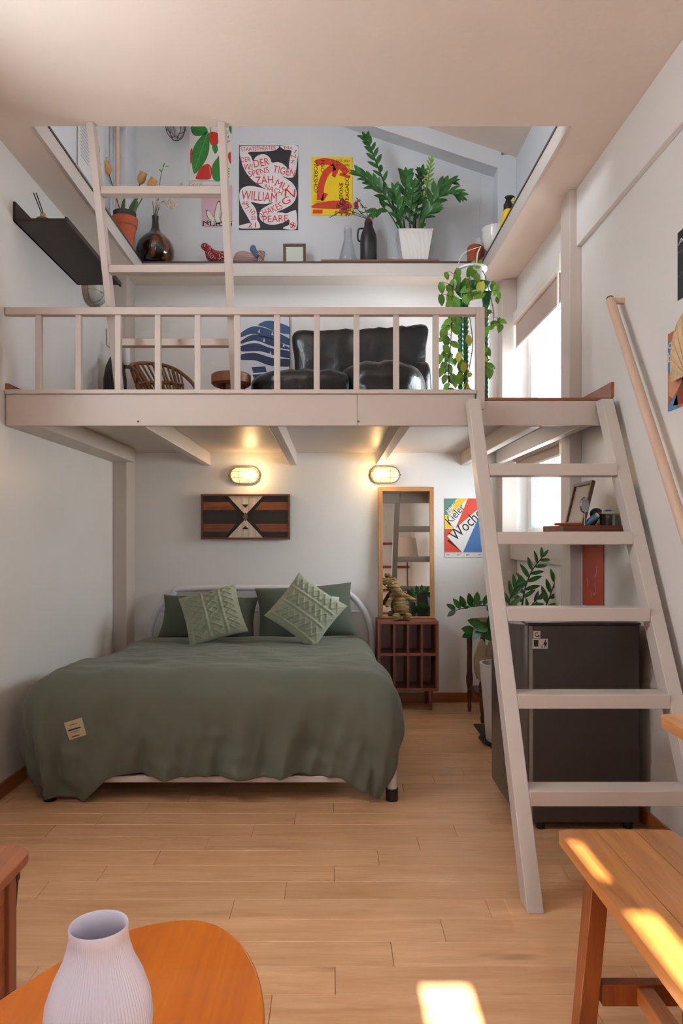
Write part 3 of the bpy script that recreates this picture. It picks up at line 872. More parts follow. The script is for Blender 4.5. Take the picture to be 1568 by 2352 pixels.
for a, b, m_, xe in rows:
    for sg in (0, 1):
        def X_(u): return ix0 + iw * u if not sg else ix1 - iw * u
        e0 = 0.5 - 0.19 * abs(2 * (1 - a) - 1) - 0.05; e1 = 0.5 - 0.19 * abs(2 * (1 - b) - 1) - 0.05
        g = 0.0012
        pts = [(X_(0), 5.27, iz0 + ih * a + g), (X_(e0), 5.27, iz0 + ih * a + g), (X_(min(e0, e1) if a < .5 < b else e1), 5.27, iz0 + ih * b - g), (X_(0), 5.27, iz0 + ih * b - g)]
        MB().prism(pts, (0, -0.006 - 0.002 * (m_ is orst), 0)).build('strip', m_, art)
for up in (1, -1):      # the two whitewashed triangles, five slats each, and the dark chevrons
    zc = iz0 + ih * 0.5; xc = ix0 + iw * 0.5; H_ = ih * 0.5
    nS = 5
    for k in range(nS):
        u0 = -1 + 2 * k / nS; u1 = -1 + 2 * (k + 1) / nS
        hw_ = iw * 0.205
        def zed(u): return zc + up * (H_ * (0.10 + 0.9 * abs(u)))
        xs0, xs1 = xc + hw_ * u0 + 0.0008, xc + hw_ * u1 - 0.0008
        mid = [] if u0 * u1 > 0 else [(xc, 5.27, zed(0))]
        pts = [(xs0, 5.27, zc + up * H_), (xs0, 5.27, zed(u0))] + mid + [(xs1, 5.27, zed(u1)), (xs1, 5.27, zc + up * H_)]
        MB().prism(pts, (0, -0.009, 0)).build('slat', whst, art)
    zt = zc + up * H_ * 0.52
    MB().prism([(xc - 0.024, 5.27, zt + up * 0.012), (xc, 5.27, zt - up * 0.012), (xc + 0.024, 5.27, zt + up * 0.012)], (0, -0.0105, 0)).build('chevron', dkst, art)
MB().prism([(xc, 5.27, zc + 0.034), (xc + 0.02, 5.27, zc), (xc, 5.27, zc - 0.034), (xc - 0.02, 5.27, zc)], (0, -0.010, 0)).build('diamond', wood('art_mid', (92, 66, 48), (120, 90, 68), 'X', 20, 8), art)

# record cabinet: four by two open cubbies on four legs
CB = thing('cubby_cabinet', 'dark mahogany cabinet with eight tall open cubbies on short legs', 'cabinet', (0.525, 5.16, 0))
cx0, cx1, cy0, cy1, cz0, cz1 = 0.318, 0.738, 5.04, 5.287, 0.132, 0.614
MB().box(cx0, cx1, cy0, cy1, cz1 - 0.022, cz1).build('top_board', mahogX, CB, bevel=0.002)
MB().box(cx0, cx1, cy0, cy1, cz0, cz0 + 0.02).build('bottom_board', mahogX, CB, bevel=0.002)
for x in (cx0, cx1 - 0.02):
    MB().box(x, x + 0.02, cy0, cy1, cz0 + 0.02, cz1 - 0.022).build('side_panel', mahog, CB)
cw = (cx1 - cx0 - 0.04)
for k in (1, 2, 3):
    x = cx0 + 0.02 + cw * k / 4
    MB().box(x - 0.008, x + 0.008, cy0 + 0.002, cy1 - 0.01, cz0 + 0.02, cz1 - 0.022).build('divider', mahog, CB)
zm = 0.385
for k in range(4):
    xa = cx0 + 0.02 + cw * k / 4 + (0.008 if k else 0); xb = cx0 + 0.02 + cw * (k + 1) / 4 - (0.008 if k < 3 else 0)
    MB().box(xa, xb, cy0 + 0.002, cy1 - 0.01, zm - 0.009, zm + 0.009).build('shelf', mahogX, CB)
MB().box(cx0 + 0.02, cx1 - 0.02, cy1 - 0.01, cy1, cz0 + 0.02, cz1 - 0.022).build('back_panel', mahog, CB)
for x in (cx0 + 0.05, cx1 - 0.055):
    for yy in (cy0 + 0.02, cy1 - 0.03):
        MB().lathe([(0.010, 0), (0.017, cz0)], (x, yy, 0), 12).build('leg', mahog, CB, smooth=40)

# mirror leaning on the wall, standing on the cabinet
mr = thing('wall_mirror', 'tall oak framed mirror standing on the mahogany cabinet', 'mirror', (0.535, 5.25, cz1))
oak = wood('oak_frame', (168, 112, 62), (204, 150, 94), 'Z', 22, 12, 0.4)
oakX = wood('oak_frame_across', (168, 112, 62), (204, 150, 94), 'X', 22, 12, 0.4)
mz0, mz1 = cz1 + 0.001, 1.556
mx0, mx1 = 0.337, 0.738
yt, yb_ = 5.283, 5.235
def mp_(x, z, n=0.0):
    t = (z - mz0) / (mz1 - mz0)
    return Vector((x, yb_ + (yt - yb_) * t - n, z))
def mbar(x0, x1, z0, z1, n0=-0.012, n1=0.010):
    pts = [mp_(x0, z0, n1), mp_(x1, z0, n1), mp_(x1, z1, n1), mp_(x0, z1, n1)]
    return MB().prism(pts, (0, n1 - n0, 0))
fwm = 0.031
mbar(mx0, mx0 + fwm, mz0, mz1).build('frame_side', oak, mr, bevel=0.002)
mbar(mx1 - fwm, mx1, mz0, mz1).build('frame_side', oak, mr, bevel=0.002)
mbar(mx0 + fwm, mx1 - fwm, mz1 - fwm, mz1).build('frame_top', oakX, mr, bevel=0.002)
mbar(mx0 + fwm, mx1 - fwm, mz0, mz0 + 0.012).build('frame_bottom', oakX, mr, bevel=0.002)
mbar(mx0 + fwm, mx1 - fwm, mz0 + 0.012, mz1 - fwm, -0.008, -0.003).build('mirror_glass', M('mirror_silver', (216, 218, 216), 0.015, metal=1.0), mr)

# corduroy soft toy sitting on the cabinet
cord = striped('olive_corduroy', [(96, 74, 38), (184, 154, 100)], 'Z', 34, 0.95, 1.0, 1.5)
toy = thing('soft_toy', 'brown corduroy long-snouted soft toy slumped against the mirror', 'soft toy', (0.505, 5.13, cz1))
t0 = W(915, 1412, 5.12); t0.z = cz1
def TP(px, py, dy=0.0):
    return W(px, py, 5.12 + dy)
def blob(parts, name, voxel=0.006):
    mb = MB()
    for p, q, ra, rb in parts:
        p, q = Vector(p), Vector(q)
        L_ = (q - p).length
        n_ = max(2, int(L_ / 0.006))
        for i in range(n_ + 1):
            t = i / n_; r_ = ra + (rb - ra) * t
            mb.ell(p.lerp(q, t), (r_, r_, r_), nu=12, nv=8)
    o = mb.build(name, cord, toy)
    rm = o.modifiers.new('fuse', 'REMESH'); rm.mode = 'VOXEL'; rm.voxel_size = voxel; rm.use_smooth_shade = True
    sm = o.modifiers.new('soften', 'SMOOTH'); sm.iterations = 5
    return o
blob([(TP(921, 1396), TP(916, 1370, 0.01), 0.056, 0.042), (TP(916, 1370, 0.01), TP(906, 1347, 0.015), 0.042, 0.03), (TP(901, 1341, -0.005), TP(917, 1362, -0.04), 0.038, 0.026),
      (TP(900, 1341), TP(886, 1335, 0.02), 0.034, 0.026), (TP(926, 1366, -0.01), TP(950, 1379, -0.02), 0.018, 0.018),
      (TP(902, 1366, -0.01), TP(889, 1390, -0.04), 0.018, 0.018)], 'body')
for a, b, r1 in ((TP(912, 1405, 0.0), TP(908, 1411, -0.062), 0.028), (TP(933, 1405, 0.0), TP(938, 1407, -0.055), 0.028)):
    a.z = cz1 + 0.03; b.z = cz1 + 0.0285
    blob([(a, b, r1, r1)], 'leg')
for px, py in ((894, 1321), (905, 1330)):
    blob([(TP(px, py, -0.02), TP(px + 1, py + 3, -0.01), 0.014, 0.014)], 'ear', 0.004)
for px, py in ((887, 1345), (902, 1339)):
    MB().ell(TP(px, py, -0.047), (0.006, 0.004, 0.005), nu=10, nv=6).build('eye', M('toy_eye', (222, 204, 170), 0.4), toy, smooth=60)
for px, py in ((912, 1362), (919, 1357)):
    MB().ell(TP(px, py, -0.066), (0.003, 0.003, 0.003), nu=8, nv=6).build('nostril', M('toy_nostril', (52, 36, 22), 0.8), toy, smooth=60)

# ------------------------------------------------------------------ posters
def text_mesh(body, mat):
    cu = bpy.data.curves.new('lettering', 'FONT'); cu.body = body; cu.size = 1.0; cu.resolution_u = 3
    ob = bpy.data.objects.new('lettering', cu); COL.objects.link(ob)
    dg = bpy.context.evaluated_depsgraph_get(); dg.update()
    me = bpy.data.meshes.new_from_object(ob.evaluated_get(dg))
    bpy.data.objects.remove(ob); bpy.data.curves.remove(cu)
    me.materials.clear(); me.materials.append(mat)
    me.name = 'lettering'
    return me
class Poster:
    def __init__(s, label, tl, U, V, w, h, mat, cat='poster', name='poster', group=None, th=0.0015):
        s.O, s.U, s.V, s.w, s.h = Vector(tl), Vector(U).normalized(), Vector(V).normalized(), w, h
        s.N = s.V.cross(s.U)            # towards the room (U right, V down)
        s.th = th; s.k = 0
        c = s.O + s.U * w / 2 + s.V * h / 2
        mb = MB().prism([s.O, s.O + s.U * w, s.O + s.U * w + s.V * h, s.O + s.V * h], s.N * th)
        s.ob = tag(mb.build(name, mat, base=c), label, cat, group)
    def p(s, u, v, lay=0):
        return s.O + s.U * (u * s.w) + s.V * (v * s.h) + s.N * (s.th + 0.0004 + 0.0004 * lay)
    def poly(s, pts, mat, lay=0, name='printed_shape', smooth=0):
        if smooth:
            pts = [(q.x, q.y) for q in cr([(a, b, 0) for a, b in pts], smooth, closed=True)]
        mb = MB().add([s.p(a, b, lay) for a, b in pts], [list(range(len(pts)))])
        return mb.build(name, mat, s.ob)
    def line(s, pts, wd, mat, lay=1):
        P = cr([(a * s.w, b * s.h, 0) for a, b in pts], 5) if len(pts) > 2 else [Vector((a * s.w, b * s.h, 0)) for a, b in pts]
        mb = MB(); vs_ = []
        for i, q in enumerate(P):
            t = (P[min(i + 1, len(P) - 1)] - P[max(i - 1, 0)]).normalized(); n = Vector((-t.y, t.x, 0)) * wd / 2
            for z in (q + n, q - n):
                vs_.append(s.O + s.U * z.x + s.V * z.y + s.N * (s.th + 0.0004 + 0.0004 * lay))
        mb.add(vs_, [(2 * i, 2 * i + 1, 2 * i + 3, 2 * i + 2) for i in range(len(P) - 1)])
        return mb.build('printed_line', mat, s.ob)
    def text(s, body, u, v, hgt, mat, rot=0, width=None, lay=2):
        """baseline start at (u,v), capital height as fraction of h, rot degrees counter-clockwise, width in fraction of w"""
        me = text_mesh(body, mat)
        xs = [q.co.x for q in me.vertices]; 
        if not xs: return
        sc = hgt * s.h / 0.70
        sx = sc if width is None else width * s.w / (max(xs) - min(xs))
        x0 = min(xs)
        a = math.radians(rot)
        ux = s.U * math.cos(a) - s.V * math.sin(a); uy = -s.V * math.cos(a) - s.U * math.sin(a)
        o_ = s.p(u, v, lay) - org(s.ob)
        for q in me.vertices:
            q.co = o_ + ux * ((q.co.x - x0) * sx) + uy * (q.co.y * sc)
        o = bpy.data.objects.new('lettering', me); COL.objects.link(o); o.parent = s.ob
        return o
RX, DN = (1, 0, 0), (0, 0, -1)
pk = M('ink_black', (30, 29, 32), 0.6); pred = M('ink_red', (206, 44, 40), 0.6); pyel = M('ink_yellow', (240, 206, 20), 0.6)
pw = M('print_white', (222, 219, 222), 0.6)

# hand-lettered theatre poster
p = Poster('black and white theatre poster of a contorted figure with red hand lettering', W(549, 334, 5.302), RX, DN, 0.427, 0.612, M('poster_black', (44, 41, 46), 0.55))
def q_(x, y): return ((x - 95) / 1330, (y - 138) / 1896)
fig = [(130, 165), (300, 152), (600, 150), (975, 150), (960, 215), (880, 255), (600, 280), (300, 295), (360, 380), (412, 490), (470, 400), (600, 338), (720, 360), (800, 440), (835, 527),
       (960, 513), (1080, 555), (1160, 625), (1215, 675), (1222, 540), (1245, 400), (1275, 255), (1130, 238), (1040, 185), (1045, 150), (1412, 150), (1402, 500), (1370, 750), (1330, 840), (1240, 868),
       (1160, 858), (1062, 822), (1150, 880), (1290, 980), (1378, 1120), (1392, 1250), (1350, 1380), (1260, 1480), (1100, 1570), (935, 1640), (1060, 1648), (1160, 1665), (1260, 1625), (1350, 1600),
       (1388, 1640), (1384, 2012), (1105, 2012), (1115, 1970), (1222, 1920), (1215, 1800), (1100, 1868), (900, 1920), (740, 1908), (620, 1850), (553, 1750), (560, 1640), (620, 1560), (740, 1490),
       (870, 1415), (720, 1450), (560, 1450), (362, 1412), (430, 1500), (480, 1600), (500, 1700), (500, 1800), (550, 1890), (568, 1950), (540, 2000), (300, 2006), (150, 2006), (92, 1980), (100, 1940),
       (330, 1878), (340, 1850), (270, 1720), (170, 1550), (112, 1400), (100, 1240), (150, 1110), (280, 1055), (450, 1060), (620, 1100), (690, 1128), (560, 1035), (400, 925), (260, 760), (160, 560), (115, 350), (112, 210)]
p.poly([q_(a, b) for a, b in fig], pw, 0, 'printed_figure', smooth=3)
def T_(body, x, y, h, rot=0, w=None):
    u, v = q_(x, y)
    p.text(body, u, v, h / 1896, pred, rot, None if w is None else w / 1330)
T_('STAATSTHEATER', 140, 278, 92, 3, 790); T_('M', 1115, 218, 60, -3, 100); T_('A', 1225, 225, 60, -6, 80); T_('I', 1330, 310, 90, -35, 20); T_('N', 1265, 430, 80, 5, 115); T_('Z', 1250, 545, 75, 0, 105)
T_('DER', 145, 520, 112, 3, 205); T_('WI', 195, 690, 135, 0, 200); T_('DER', 440, 640, 170, 10, 350); T_('SPENS', 325, 855, 130, 14, 470); T_('TIGEN', 850, 745, 165, -12, 500)
T_('ZÄH', 470, 1010, 165, 4, 400); T_('MU', 890, 1040, 165, -28, 300); T_('N', 1120, 1290, 190, -5, 235); T_('G', 1095, 1490, 160, 22, 190); T_('NACH', 660, 1110, 110, -22, 420)
T_('WILLIAM', 140, 1350, 210, -5, 800); T_('AB', 155, 1480, 88, -3, 155); T_('7.10.', 215, 1560, 105, -38, 280); T_('20', 365, 1815, 85, 0, 105); T_('21', 290, 1985, 115, 0, 185)
T_('SHAKES', 590, 1765, 150, 24, 540); T_('PEARE', 640, 1875, 150, 3, 560)
p.line([q_(1305 + 62 * math.cos(a * PI / 8), 1935 + 62 * math.sin(a * PI / 8)) for a in range(17)], 0.004, pred, 2)
p.line([q_(1255, 1905), q_(1355, 1960)], 0.008, pred, 2); p.line([q_(1330, 1890), q_(1285, 1985)], 0.008, pred, 2)

# yellow telephone poster
p = Poster('yellow poster with a red telephone handset and black lettering', W(715, 361, 5.302), RX, DN, 0.297, 0.424, M('poster_yellow', (238, 204, 24), 0.55))
rr_ = M('poster_phone_red', (208, 62, 34), 0.55)
def q2(x, y): return ((x - 1100) / 354, (y - 298) / 506)
p.line([q2(*a) for a in [(1140, 352), (1200, 336), (1280, 346), (1360, 384), (1408, 440)]], 0.048, rr_, 0)
p.line([q2(*a) for a in [(1300, 380), (1240, 420), (1200, 490), (1180, 570), (1176, 670)]], 0.048, rr_, 0)
p.poly([q2(*a) for a in [(1290, 380), (1340, 400), (1305, 478), (1275, 462)]], rr_, 0)
p.poly([q2(*a) for a in [(1348, 432), (1440, 462), (1428, 482), (1340, 458)]], rr_, 0)
p.poly([q2(*a) for a in [(1205, 605), (1245, 618), (1200, 685), (1180, 672)]], rr_, 0)
p.poly([q2(*a) for a in [(1115, 740), (1130, 705), (1180, 690), (1290, 676), (1400, 678), (1438, 700), (1430, 745)]], rr_, 0, smooth=3)
p.poly([q2(*a) for a in [(1112, 752), (1198, 752), (1194, 788), (1112, 788)]], rr_, 0); p.poly([q2(*a) for a in [(1340, 752), (1420, 752), (1420, 788), (1340, 788)]], rr_, 0)
def T2(body, x, y, h, rot, w): p.text(body, *q2(x, y), h / 506, pk, rot, w / 354)
T2('FISO', 1182, 325, 30, -90, 105 ); T2('WORKSHOP', 1120, 325, 34, -90, 285)
T2('11 DEZ 2021', 1278, 342, 20, 0, 150); T2('11H – 18H', 1295, 378, 20, 0, 132); T2('VOL. 1', 1360, 412, 20, 0, 66)
T2('TELEFONE', 1374, 740, 34, 90, 220); T2('ESTRAGADO', 1424, 745, 34, 90, 275)
for k in range(6): p.line([q2(1120, 630 + k * 13), q2(1165 + (k % 3) * 12, 630 + k * 13)], 0.0016, pk)

# pepper-plant poster
p = Poster('white poster of green leaves and red peppers beside the caged lamp', W(435, 280, 5.302), RX, DN, 0.303, 0.427, M('poster_offwhite', (222, 216, 212), 0.55))
gl = M('print_leaf_green', (44, 124, 50), 0.55); gd = M('print_leaf_vein', (92, 160, 92), 0.55); rp = M('print_pepper', (198, 40, 34), 0.55); rpd = M('print_pepper_light', (224, 110, 100), 0.55)
def q3(x, y): return ((x - 55) / 362, (y - 8) / 500)
for pts in ([(68, 50), (150, 20), (215, 85), (160, 125), (90, 120)], [(75, 300), (110, 190), (215, 90), (225, 250), (175, 370), (100, 450), (78, 380)], [(250, 390), (300, 310), (330, 290), (330, 495), (262, 495)], [(395, 40), (417, 40), (417, 115), (400, 80)], [(250, 215), (290, 200), (300, 250), (275, 280)]):
    p.poly([q3(*a) for a in pts], gl, 1, 'printed_leaf', smooth=4)
p.line([q3(215, 95), q3(160, 250), q3(95, 430)], 0.004, gd, 2); p.line([q3(215, 88), q3(140, 75), q3(75, 60)], 0.003, gd, 2)
for k in range(5):
    yy = 160 + k * 52; xx = 196 - k * 22
    p.line([q3(xx, yy), q3(xx - 55 + k * 6, yy + 22)], 0.002, gd, 2); p.line([q3(xx, yy), q3(xx + 20, yy + 40)], 0.002, gd, 2)
for pts in ([(225, 110), (255, 92), (305, 110), (310, 180), (270, 215), (235, 190)], [(62, 260), (80, 235), (82, 300), (66, 370)], [(110, 480), (150, 400), (210, 365), (248, 400), (245, 470), (220, 497), (120, 497)], [(388, 290), (412, 265), (415, 360), (400, 350)]):
    p.poly([q3(*a) for a in pts], rp, 0, 'printed_pepper', smooth=4)
p.poly([q3(*a) for a in [(225, 380), (240, 420), (236, 470), (228, 420)]], rpd, 1, smooth=3)
p.line([q3(232, 55), q3(240, 100)], 0.006, gl, 1)
for k, w_ in enumerate(('E', 'AL', '.4.', 'SEP')): p.text(w_, *q3(368, 70 + k * 38), 26 / 500, gl, -8, (14 + 12 * min(k, 2)) / 362)
for k in range(4): p.line([q3(396, 400 + 22 * k), q3(396, 414 + 22 * k)], 0.006, pk)

# pink leaf poster (a plain generic seaweed shape)
p = Poster('pink poster with a pale rounded leaf shape and black title', W(464, 426, 5.302), RX, DN, 0.218, 0.30, M('poster_pink', (206, 166, 182), 0.55))
cream = M('print_cream', (220, 214, 204), 0.6); kl = M('print_grey', (92, 88, 78), 0.6)
for pts in ([(.42, .95), (.40, .7), (.5, .42), (.60, .38), (.62, .55), (.58, .8), (.62, .95)], [(.42, .9), (.2, .8), (.12, .62), (.22, .6), (.36, .74), (.48, .86)], [(.6, .9), (.66, .62), (.8, .5), (.9, .56), (.84, .74), (.7, .92)], [(.25, .97), (.14, .9), (.2, .84), (.5, .9), (.8, .84), (.88, .9), (.78, .97)]):
    p.poly(pts, kl, 0, 'printed_leaf', smooth=5)
    cx_ = sum(a for a, b in pts) / len(pts); cy_ = sum(b for a, b in pts) / len(pts)
    p.poly([(cx_ + (a - cx_) * .82, cy_ + (b - cy_) * .88) for a, b in pts], cream, 1, 'printed_leaf', smooth=5)
p.text('Mättli', 0.02, 1.0 - 0.02, 0.12, pk, 0, 0.98, lay=3)
for k in range(3): p.line([(0.06 + .32 * k, 0.05), (0.26 + .32 * k, 0.05)], 0.004, M('print_mauve', (150, 84, 120), 0.6))

# white sketch poster on the attic left wall
p = Poster('white sheet with black line sketches on the attic left wall', (XL + 0.002, 4.36, 4.22), (0, 1, 0), DN, 0.50, 0.80, M('poster_sketch', (218, 216, 216), 0.55))
p.line([(0.01, 0.0), (0.01, 1.0)], 0.008, pk)
for pts in ([(.15, .05), (.1, .25), (.3, .38), (.38, .1), (.22, .2)], [(.7, .1), (.8, .05), (.75, .14), (.88, .1), (.8, .2), (.7, .22), (.85, .3)], [(.72, .55), (.85, .62), (.75, .7), (.9, .72), (.78, .8), (.88, .88), (.75, .92)], [(.4, .45), (.55, .4), (.6, .5), (.45, .55)]):
    p.line(pts, 0.007, pk)
for k in range(16): p.line([(.12, .5 + k * .026), (.42, .49 + k * .026)], 0.003, pk)

# festival poster by the mirror
p = Poster('colourful geometric festival poster beside the mirror', W(1021, 1145, 5.302), RX, DN, 0.297, 0.426, M('poster_festival', (226, 222, 218), 0.55))
pg = M('print_teal', (92, 138, 124), 0.6); po = M('print_vermilion', (218, 74, 52), 0.6); pb = M('print_blue', (70, 116, 170), 0.6); py_ = M('print_gold', (236, 188, 44), 0.6)
def q4(x, y): return ((x - 930) / 432, (y - 390) / 622)
p.poly([q4(*a) for a in [(930, 390), (1062, 390), (945, 515), (975, 565), (930, 565)]], pg); p.poly([q4(*a) for a in [(1062, 390), (1172, 390), (995, 562), (1030, 460)]], py_)
p.poly([q4(*a) for a in [(1172, 390), (1362, 390), (1362, 432), (1045, 705)]], po); p.poly([q4(*a) for a in [(930, 568), (990, 568), (945, 620), (1030, 705), (930, 710)]], py_)
p.poly([q4(*a) for a in [(930, 712), (1030, 712), (955, 790), (1115, 960), (930, 960)]], po); p.poly([q4(*a) for a in [(1362, 520), (1362, 960), (1122, 960), (1285, 590)]], pb)
p.poly([q4(*a) for a in [(950, 630), (965, 640), (1020, 695), (975, 665)]], pk, 1); p.poly([q4(*a) for a in [(972, 822), (955, 840), (1110, 955)]], pk, 1)
p.text('20–28 Jun', *q4(955, 528), 26 / 622, pk, 46, 135 / 432); p.text('2015', *q4(978, 548), 22 / 622, pk, 46, 50 / 432)
p.text('Kieler', *q4(990, 665), 82 / 622, pk, 48, 235 / 432); p.text('Woche', *q4(1045, 845), 120 / 622, pk, 43, 405 / 432)
for x, m_ in ((948, kl), (1058, pb), (1155, po), (1280, pk)):
    p.line([q4(x, 978), q4(x + 40, 978)], 0.002, m_); p.line([q4(x, 988), q4(x + 28, 988)], 0.003, m_)
p.line([q4(1166 + 10 * math.cos(a * PI / 5), 986 + 10 * math.sin(a * PI / 5)) for a in range(11)], 0.0018, po)

# narrow rust-red poster low on the right wall
p = Poster('rust-red poster with a glassy pink form low on the right wall', (XR - 0.002, 3.81, 1.265), (0, -1, 0), DN, 0.297, 0.42, M('poster_rust', (178, 62, 36), 0.5, var=0.08, vscale=4))
pf = M('print_pink', (164, 64, 62), 0.5); pfl = M('print_glare', (214, 176, 170), 0.4)
p.poly([(.25, .52), (.35, .45), (.6, .46), (.68, .55), (.62, .68), (.6, .82), (.5, .88), (.4, .82), (.3, .68)], pf, 0, 'printed_form', smooth=5)
p.line([(.67, .5), (.69, .57), (.62, .64)], 0.005, pfl); p.line([(.24, .66), (.27, .76)], 0.005, pfl); p.line([(.6, .7), (.64, .8), (.56, .85), (.55, .82)], 0.006, pfl); p.line([(.42, .8), (.46, .88)], 0.005, pfl)
for k in range(6): p.line([(.26 + .09 * k, .275), (.32 + .09 * k, .275)], 0.012, M('ink_dull', (150, 70, 30), 0.6))

# posters and palm fan at the right edge of the frame
p = Poster('brick-coloured photographic poster with blue lettering behind the palm fan', (XR - 0.002, 2.842, 1.985), (0, -1, 0), DN, 0.42, 0.30, M('poster_brick', (176, 106, 74), 0.55, var=0.35, vscale=9))
bl = M('print_sky', (84, 136, 184), 0.6)
p.poly([(0, .12), (.22, .12), (.25, .5), (0, .5)], bl, 0); p.text('ch', .01, .2, .11, pw, 0, .17); p.text('be', .01, .37, .13, pw, 0, .17)
p.poly([(0, .94), (.18, .8), (.2, 1), (0, 1)], bl, 0); p.poly([(.1, .95), (.3, .62), (.5, .7), (.4, .98)], M('print_brick', (140, 66, 46), 0.6), 0)
p.poly([(.02, .55), (.3, .5), (.34, .62), (.1, .86), (.02, .8)], M('print_skin', (206, 150, 116), 0.6), 0)
p = Poster('torn black poster high on the right wall above the palm fan', (XR - 0.002, 2.763, 2.345), (0, -1, 0), DN, 0.30, 0.255, M('poster_charcoal', (48, 46, 52), 0.6, var=0.2, vscale=25))
p.text('AP', .02, .2, .08, pw, 0, .3); p.line([(.01, .3), (.3, .32)], 0.006, kl); p.line([(.02, .66), (.25, .6)], 0.006, kl)
fan = thing('palm_fan', 'round woven palm-leaf hand fan hanging on the right wall', 'fan', (1.29, 2.62, 1.8))
straw = M('straw', (214, 184, 146), 0.75, var=0.12, vscale=40)
fc = Vector((1.288, 2.655, 1.86))
for k in range(22):
    a0, a1 = PI * (k - 0.5) / 21 * 1.25 - 0.4, PI * (k + 0.5) / 21 * 1.25 - 0.4
    P_ = lambda a, r_: fc + Vector((0, r_ * 0.78 * math.cos(a), r_ * math.sin(a)))
    hub = fc + Vector((0, 0, -0.075))
    n_ = 0.003 if k % 2 else -0.003
    MB().prism([hub + Vector((n_, 0, 0)), P_(a0, 0.16) + Vector((n_, 0, 0)), P_((a0 + a1) / 2, 0.165), P_(a1, 0.16) - Vector((n_, 0, 0))], (0.002, 0, 0)).build('palm_fold', straw, fan)
MB().tube([fc + Vector((0, 0.16 * 0.78 * math.cos(t * PI / 20 * 1.25 - 0.4), 0.16 * math.sin(t * PI / 20 * 1.25 - 0.4))) for t in range(21)], 0.003, 6).build('rim', straw, fan)
MB().tube([fc + Vector((0, 0, -0.06)), fc + Vector((0, -0.01, -0.2))], 0.007, 8).build('handle', straw, fan)

# ------------------------------------------------------------------ fridge and the corner behind the ladder
fr = thing('mini_fridge', 'dark grey mini fridge standing sideways behind the ladder', 'fridge', (0.97, 3.23, 0))
fg = M('fridge_grey', (66, 58, 54), 0.34, var=0.03, vscale=3)
fgd = M('fridge_door', (84, 78, 74), 0.28, metal=0.2)
fy0, fy1 = 2.985, 3.47
MB().box(0.822, 1.258, fy0, fy1, 0.03, 0.838).build('cabinet_body', fg, fr, bevel=0.006)
MB().box(0.806, 0.822, fy0 + 0.006, fy1 - 0.006, 0.05, 0.834).build('door_seal', M('fridge_seal', (150, 140, 132), 0.5), fr)
dpts = [(0.806, fy0), (0.775, fy0 + 0.003), (0.755, fy0 + 0.02), (0.746, fy0 + 0.07), (0.743, (fy0 + fy1) / 2), (0.746, fy1 - 0.07), (0.755, fy1 - 0.02), (0.775, fy1 - 0.003), (0.806, fy1)]
MB().prism([(a, b, 0.075) for a, b in dpts], (0, 0, 0.765)).build('door', fgd, fr, bevel=0.004, smooth=50)
MB().box(0.80, 1.262, fy0 - 0.002, fy1 + 0.002, 0.838, 0.848).build('top_panel', M('fridge_top', (54, 50, 48), 0.4), fr, bevel=0.003)
for x in (0.86, 1.22):
    for yy in (fy0 + 0.03, fy1 - 0.03):
        MB().lathe([(0.018, 0), (0.02, 0.03)], (x, yy, 0), 12).build('foot', black, fr)
stk = M('sticker_white', (206, 196, 186), 0.5)
for (x0, y0, x1, y1) in ((1224, 1449, 1240.5, 1466), (1222.5, 1467, 1257.5, 1490)):
    a, b = W(x0, y1, fy0), W(x1, y0, fy0)
    MB().box(a.x, b.x, fy0 - 0.0012, fy0 + 0.001, a.z, b.z).build('sticker', stk, fr)
def fq(pts, mat=pk):
    MB().add([W(a, b, fy0 - 0.0016) for a, b in pts], [list(range(len(pts)))]).build('sticker_print', mat, fr)
fq([(1225.5, 1470), (1236, 1470), (1236, 1485), (1225.5, 1485)])
ring = [(1232.5 + 5 * math.cos(t * PI / 8), 1457.5 + 5.2 * math.sin(t * PI / 8)) for t in range(2, 15)]
fq(ring + [(1232.5 + 3.3 * (a - 1232.5) / 5, 1457.5 + 3.3 * (b - 1457.5) / 5) for a, b in ring[::-1]])
fq([(1235, 1459), (1237.5, 1457.5), (1239, 1464), (1236.5, 1464)])
fq([(1249.5, 1474), (1254, 1473), (1256, 1479), (1254.5, 1480), (1254.5, 1487.5), (1253.3, 1487.5), (1252.5, 1482), (1250.5, 1487.5), (1249.2, 1487.5), (1250.5, 1480), (1248, 1481.5), (1247.5, 1480)])
fq([(1252.3 + 1.5 * math.cos(t), 1471.3 + 1.6 * math.sin(t)) for t in (0, .8, 1.6, 2.4, 3.1, 3.9, 4.7, 5.5)])
fq([(1241, 1480), (1242, 1480), (1243, 1486.5), (1245.5, 1486.5), (1246.5, 1480), (1247.3, 1480), (1246.3, 1487.5), (1242.2, 1487.5)])

